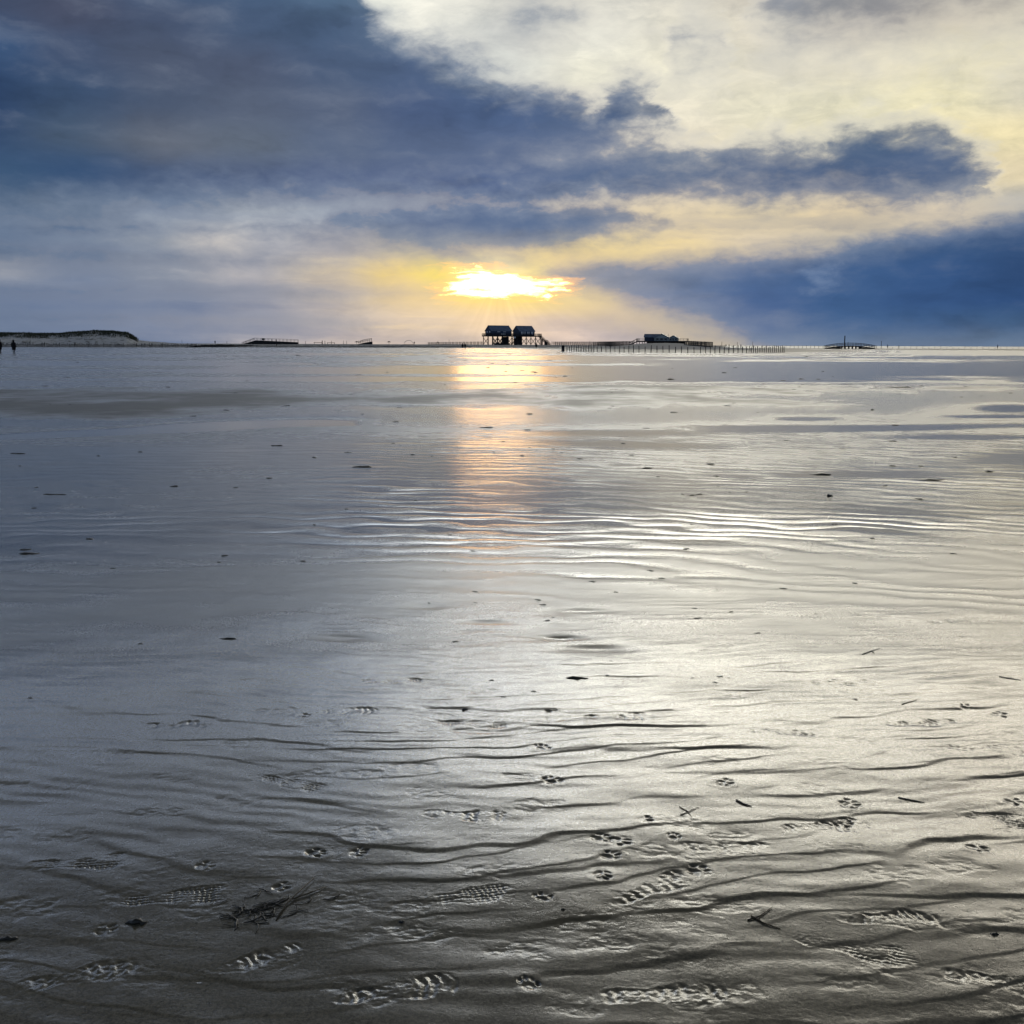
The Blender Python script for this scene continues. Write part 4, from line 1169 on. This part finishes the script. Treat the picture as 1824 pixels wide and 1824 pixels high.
parasol(635.5, 610, 607.5, 'ragged beach parasol left of the small sloping platform', 1.1, 0)
parasol(693, 610, 607.5, 'ragged beach parasol standing alone left of the arched frame', 0.95, 0)
q = P(728, 612, 610)
ar = thing('arch_frame', (q.x, 610, 1.2), 'thin half-round arched frame on the bank left of the stilt house', 'arch')
pts = [(2.6 * math.cos(t), 0, 2.4 * math.sin(t)) for t in np.linspace(0, math.pi, 15)]
MB().tube(pts, 0.10, 6).build('hoop', M['steel'], ar)
MB().box((0, 0, 0.05), (5.6, 0.4, 0.3)).build('base_beam', M['tar'], ar)

# arched footbridge on the right
a = P(1469, 620, 470); b = P(1560, 620, 470)
zb = 0.35
fb = thing('footbridge', (a.x, 470, zb), 'arched timber footbridge with railings on the causeway, around the tall pole', 'footbridge')
Lb = b.x - a.x
arch = lambda x: 1.25 * math.sin(math.pi * min(max(x / Lb, 0), 1)) ** 0.8
d = MB(); prev = None
n = 24
for i in range(n):
    x0, x1 = Lb * i / n, Lb * (i + 1) / n; z0, z1 = arch(x0), arch(x1); th_ = 0.45
    vs = [(x0, -1, z0 - th_), (x1, -1, z1 - th_), (x1, 1, z1 - th_), (x0, 1, z0 - th_), (x0, -1, z0), (x1, -1, z1), (x1, 1, z1), (x0, 1, z0)]
    d.add(vs, [(0, 3, 2, 1), (4, 5, 6, 7), (0, 1, 5, 4), (2, 3, 7, 6)] + ([(3, 0, 4, 7)] if i == 0 else []) + ([(1, 2, 6, 5)] if i == n - 1 else []))
d.build('bridge_deck', M['tar'], fb)
hr = MB()
for s in (-1.08, 1.08):
    for hh in (0.55, 1.1): hr.tube([(Lb * i / 16, s, arch(Lb * i / 16) + hh) for i in range(17)], 0.06, 4)
hr.build('handrail', M['tar'], fb)
pr = None
for i in range(20):
    x = Lb * i / 19
    for s in (-1.09, 1.09):
        if pr is None: pr = MB().box((0, 0, 0.3), (0.14, 0.14, 2.0)).build('post', M['tar'], fb); pr.location = (x, s, arch(x))
        else: copy_part(pr, fb, (x, s, arch(x)))
for x0 in (0.10, 0.70):
    MB().prism([(Lb * x0, -0.5), (Lb * (x0 + 0.2), -0.5), (Lb * (x0 + 0.2), arch(Lb * (x0 + .2)) - 0.5), (Lb * x0, arch(Lb * x0) - 0.5)], 'y', -0.8, 0.8).build('abutment', M['tar'], fb)
for i in range(6):
    x = Lb * (0.33 + 0.07 * i)
    MB().box((x, 0, 0.2), (0.25, 1.5, 1.2)).build('pile', M['tar'], fb)


# ------------------------------------------------------------------ things lying on the sand
def hfull(x, y):
    return float(height(np.array([float(x)]), np.array([float(y)]))[0])


def on_sand(px, py):
    q = G(px, py, 0.015)
    h = max(hfull(q.x, q.y), 0.0)
    q = G(px, py, h)
    return Vector((q.x, q.y, max(hfull(q.x, q.y), 0.0)))


def scrap_mesh(L, w, h, seed, spiky=0.0):
    rnd = random.Random(seed); b = MB(); n = 12
    rings = []
    for i in range(7):
        t = i / 6 - 0.5; k = math.sqrt(max(1 - (2 * t) ** 2, 0.02))
        rings.append((t * L, w * k * rnd.uniform(.6, 1.2), h * k * rnd.uniform(.5, 1.3), rnd.uniform(-.3, .3) * w))
    vs = []; m_ = 8
    for (x, rw, rh, oy) in rings:
        vs += [(x, oy + rw / 2 * math.cos(2 * math.pi * k / m_) * rnd.uniform(.7, 1.2), rh * 0.35 + rh * .65 * math.sin(2 * math.pi * k / m_) * rnd.uniform(.7, 1.2)) for k in range(m_)]
    fs = [(i * m_ + k, i * m_ + (k + 1) % m_, (i + 1) * m_ + (k + 1) % m_, (i + 1) * m_ + k) for i in range(6) for k in range(m_)]
    fs += [tuple(range(m_))[::-1], tuple(6 * m_ + k for k in range(m_))]
    b.add(vs, fs)
    return b


def scrap(px, py, wpx, hpx, label, name='seaweed_scrap', cat='seaweed', mname='weed', group=None, rz=0.0, seed=None, depth=0.8):
    p = on_sand(px, py); dist = p.y
    L = wpx / F * math.hypot(dist, EYE); h = max(hpx / F * dist * 0.55, 0.004)
    o = scrap_mesh(L, L * depth * 0.5, h, seed or int(px * 3 + py)).build(name, M[mname], None, True)
    o.location = p; o.rotation_euler = (0, 0, rz)
    return tag(o, label, cat, group)


scrap(1478, 884, 10, 8, 'round dark stone on shiny wet sand in the right middle distance', 'beach_stone', 'stone', 'stone', depth=1.6)
scrap(405, 1138, 34, 4, 'thin dark stick lying alone on the smooth wet sand left of centre', 'driftwood', 'driftwood', 'weed', depth=0.25)
scrap(97, 881, 42, 3, 'long dark stick near the left edge in the middle distance', 'driftwood', 'driftwood', depth=0.15)
scrap(52, 986, 36, 6, 'dark clump of weed with a pale drag mark near the left edge', depth=0.8)
scrap(45, 979, 22, 3, 'small flat weed scrap just behind the dark clump near the left edge', depth=0.8)
scrap(493, 794, 22, 3, 'straight dark stick on the sand beyond the smooth left flats', 'driftwood', 'driftwood', depth=0.2)
scrap(32, 808, 28, 3, 'dark stick at the far left below the narrow pool', 'driftwood', 'driftwood', depth=0.25)
scrap(1153, 834, 20, 5, 'dark lumpy weed scrap right of the golden glitter path', depth=1.0)
scrap(866, 762, 26, 3, 'dark stick lying across the golden glitter path', 'driftwood', 'driftwood', depth=0.25)
scrap(645, 832, 36, 5, 'ragged patch of weed at the left border of the golden glitter', depth=1.2)
scrap(1462, 845, 40, 5, 'flat oval mat of weed in the right middle distance', depth=1.2)
scrap(1665, 855, 60, 3, 'long thin line of weed towards the right edge', depth=0.4)
scrap(1600, 690, 44, 4, 'low dark weed heap on the far sand bar at right', depth=1.0)
scrap(1195, 676, 14, 3, 'weed lump on the far pool edge right of centre', depth=0.8)
scrap(1554, 730, 7, 5, 'tiny dark stone on the bar at right, beyond the pools', 'beach_stone', 'stone', 'stone', depth=1.4)
scrap(715, 1642, 10, 8, 'small dark pebble by the left shoe prints in the foreground', 'pebble', 'pebble', 'stone', depth=1.4)
scrap(828, 1264, 12, 6, 'dark pebble just above the central shoe print', 'pebble', 'pebble', 'stone', depth=1.3)
scrap(1028, 1208, 40, 6, 'curled dark weed scrap on the bright sand in the centre', depth=0.6)
scrap(1003, 1620, 8, 5, 'tiny dark crumb of weed right of the paw print in the foreground', depth=1.0)
scrap(1772, 1664, 14, 6, 'small dark weed lump near the right edge of the foreground', depth=0.9)
scrap(242, 1644, 36, 16, 'black wet weed tuft lying in the dark left foreground', depth=0.8)
scrap(14, 1672, 34, 10, 'black weed tuft at the extreme left of the foreground', depth=0.8)
# scattered crumbs seen only as specks
SP = [(735, 810), (770, 812), (880, 806), (930, 812), (1000, 806), (1215, 880), (1232, 882), (1300, 876), (1330, 876), (1245, 880), (1275, 848), (1240, 690), (1300, 700), (905, 650), (870, 655), (900, 662), (930, 660), (990, 672), (1020, 655), (955, 664),
      (1290, 664), (1360, 684), (1395, 678), (1430, 686), (1510, 686), (1560, 690), (1690, 690), (1750, 688), (1780, 684), (1640, 688), (1800, 700), (1720, 690), (60, 905), (35, 830), (65, 868), (175, 812), (250, 805), (300, 690), (420, 700), (510, 722), (90, 720),
      (120, 672), (440, 678), (600, 700), (820, 760), (940, 766), (985, 800), (1060, 810), (1110, 790), (1390, 820), (1500, 800), (1590, 786), (1700, 815), (1760, 840), (560, 935), (480, 852), (420, 868), (310, 866), (540, 1000), (1400, 785), (1350, 735), (1295, 722), (1200, 735), (1085, 727), (700, 790), (620, 806), (560, 815), (1640, 830), (1590, 830), (1300, 1090), (1395, 1048), (1055, 1036), (985, 1100), (400, 990), (160, 960), (842, 982)]
_q = random.Random(21)
for _ in range(110):
    _y = 628 + 620 * _q.random() ** 1.6
    SP.append((_q.uniform(5, 1819) if _q.random() < 0.5 else _q.gauss(1200, 330), _y))
SP = [p for p in SP if 2 < p[0] < 1822]
sm = [scrap_mesh(1.0, 0.6, 0.16, 900 + i).build('seaweed_scrap', M['weed'], None, True) for i in range(6)]
for i, (px, py) in enumerate(SP):
    o = sm[i] if i < 6 else sm[i % 6].copy()
    if i >= 6: COL.objects.link(o)
    p = on_sand(px, py); s = random.uniform(6, 15) / F * p.y * (1.0 if py > 720 else 0.7)
    o.location = p; o.scale = (s, s * random.uniform(.6, 1.3), s * 0.7); o.rotation_euler = (0, 0, random.uniform(-.6, .6))
    tag(o, 'tiny dark speck of seaweed scattered on the shining wet sand', 'seaweed', 'small seaweed specks scattered over the wet sand')


def straws(name, label, segs, r, mname='reed', cat='straw'):
    """segs: lists of (px, py, lift)"""
    b = MB(); r *= 0.6; o0 = on_sand(segs[0][0][0], segs[0][0][1])
    for sg in segs:
        pts = []
        for px, py, lift in sg:
            p = on_sand(px, py); pts.append(p - o0 + Vector((0, 0, lift * 0.25 + r * 0.6)))
        b.tube(pts, [r] * (len(pts) - 1) + [r * 0.5], 6)
    o = b.build(name, M[mname], None, True); o.location = o0
    return tag(o, label, cat)


straws('reed_straw', 'crossed pale reed straws on the bright sand right of centre', [[(1212, 1452, .002), (1228, 1446, .005), (1245, 1438, .003)], [(1210, 1438, .004), (1224, 1445, .003), (1232, 1455, 0)]], 0.0022)
straws('twig', 'short dark twig right of the crossed reed straws', [[(1311, 1426, .006), (1325, 1433, .004), (1339, 1437, .001)]], 0.004, 'weed', 'twig')
straws('reed_straw', 'long reed straws lying crosswise beside the dark weed on the left foreground', [[(492, 1640, .0), (510, 1612, .012), (528, 1596, .02), (560, 1566, .012)], [(520, 1604, .01), (553, 1592, .012), (582, 1580, .003)]], 0.003)
straws('reed_straw', 'bent pale straw in front of the shoe prints at lower right', [[(1332, 1640, .004), (1352, 1634, .006), (1375, 1618, .004)], [(1338, 1632, .003), (1360, 1645, .004), (1390, 1655, 0)]], 0.003)
straws('twig', 'thin dark twig on the grey sand at right, near the edge of the bright area', [[(1600, 1421, .002), (1625, 1426, .003), (1647, 1430, 0)]], 0.003, 'weed', 'twig')
straws('twig', 'small forked twig on the far bright sand at upper right', [[(1536, 1166, .003), (1552, 1160, .004), (1568, 1155, 0)], [(1552, 1160, .004), (1558, 1164, .002)]], 0.003, 'weed', 'twig')
straws('reed_straw', 'short pale reed straw at the right above the large shoe print', [[(1606, 1255, .003), (1624, 1250, .004), (1634, 1246, 0)]], 0.0025)
straws('twig', 'dark twig at the right edge between paw prints', [[(1780, 1205, .003), (1800, 1209, .004), (1818, 1212, 0)]], 0.003, 'weed', 'twig')

# matted weed in the left foreground
rnd = random.Random(3)
c = on_sand(452, 1622)
b = MB()
for i in range(48):
    a = rnd.uniform(0, 2 * math.pi); rr_ = abs(rnd.gauss(0, .45))
    x = rr_ * math.cos(a) * 0.16; y = rr_ * math.sin(a) * 0.09
    an = rnd.gauss(0, .8); ln = rnd.uniform(.006, .016); wd = rnd.uniform(.0012, .0042); turn = rnd.gauss(0, .35)
    vs = []
    for k in range(7):
        z = hfull(c.x + x, c.y + y) - c.z + rnd.uniform(.0004, .0022)
        w_ = wd * (1 - abs(k - 3) / 3.6)
        nx, ny = -math.sin(an), math.cos(an)
        vs += [(x + nx * w_, y + ny * w_, z), (x - nx * w_, y - ny * w_, z + .0006), (x, y, z + .0016)]
        x += ln * math.cos(an); y += ln * math.sin(an); an += turn + rnd.gauss(0, .25)
    fs = []
    for k in range(6):
        for q_ in range(3): fs.append((k * 3 + q_, k * 3 + (q_ + 1) % 3, k * 3 + 3 + (q_ + 1) % 3, k * 3 + 3 + q_))
    b.add(vs, fs + [(2, 1, 0), (18, 19, 20)])
o = b.build('seaweed_mat', M['weed'], None, True); o.location = c
tag(o, 'flat tangled mat of dark weed pressed into the sand in the left foreground', 'seaweed')

# ------------------------------------------------------------------ view
SC.view_settings.view_transform = 'Standard'
SC.view_settings.look = 'None'
SC.view_settings.exposure = 0.0
SC.view_settings.gamma = 1.0
SC.render.engine = 'CYCLES'
SC.cycles.max_bounces = 5
SC.cycles.use_denoising = True
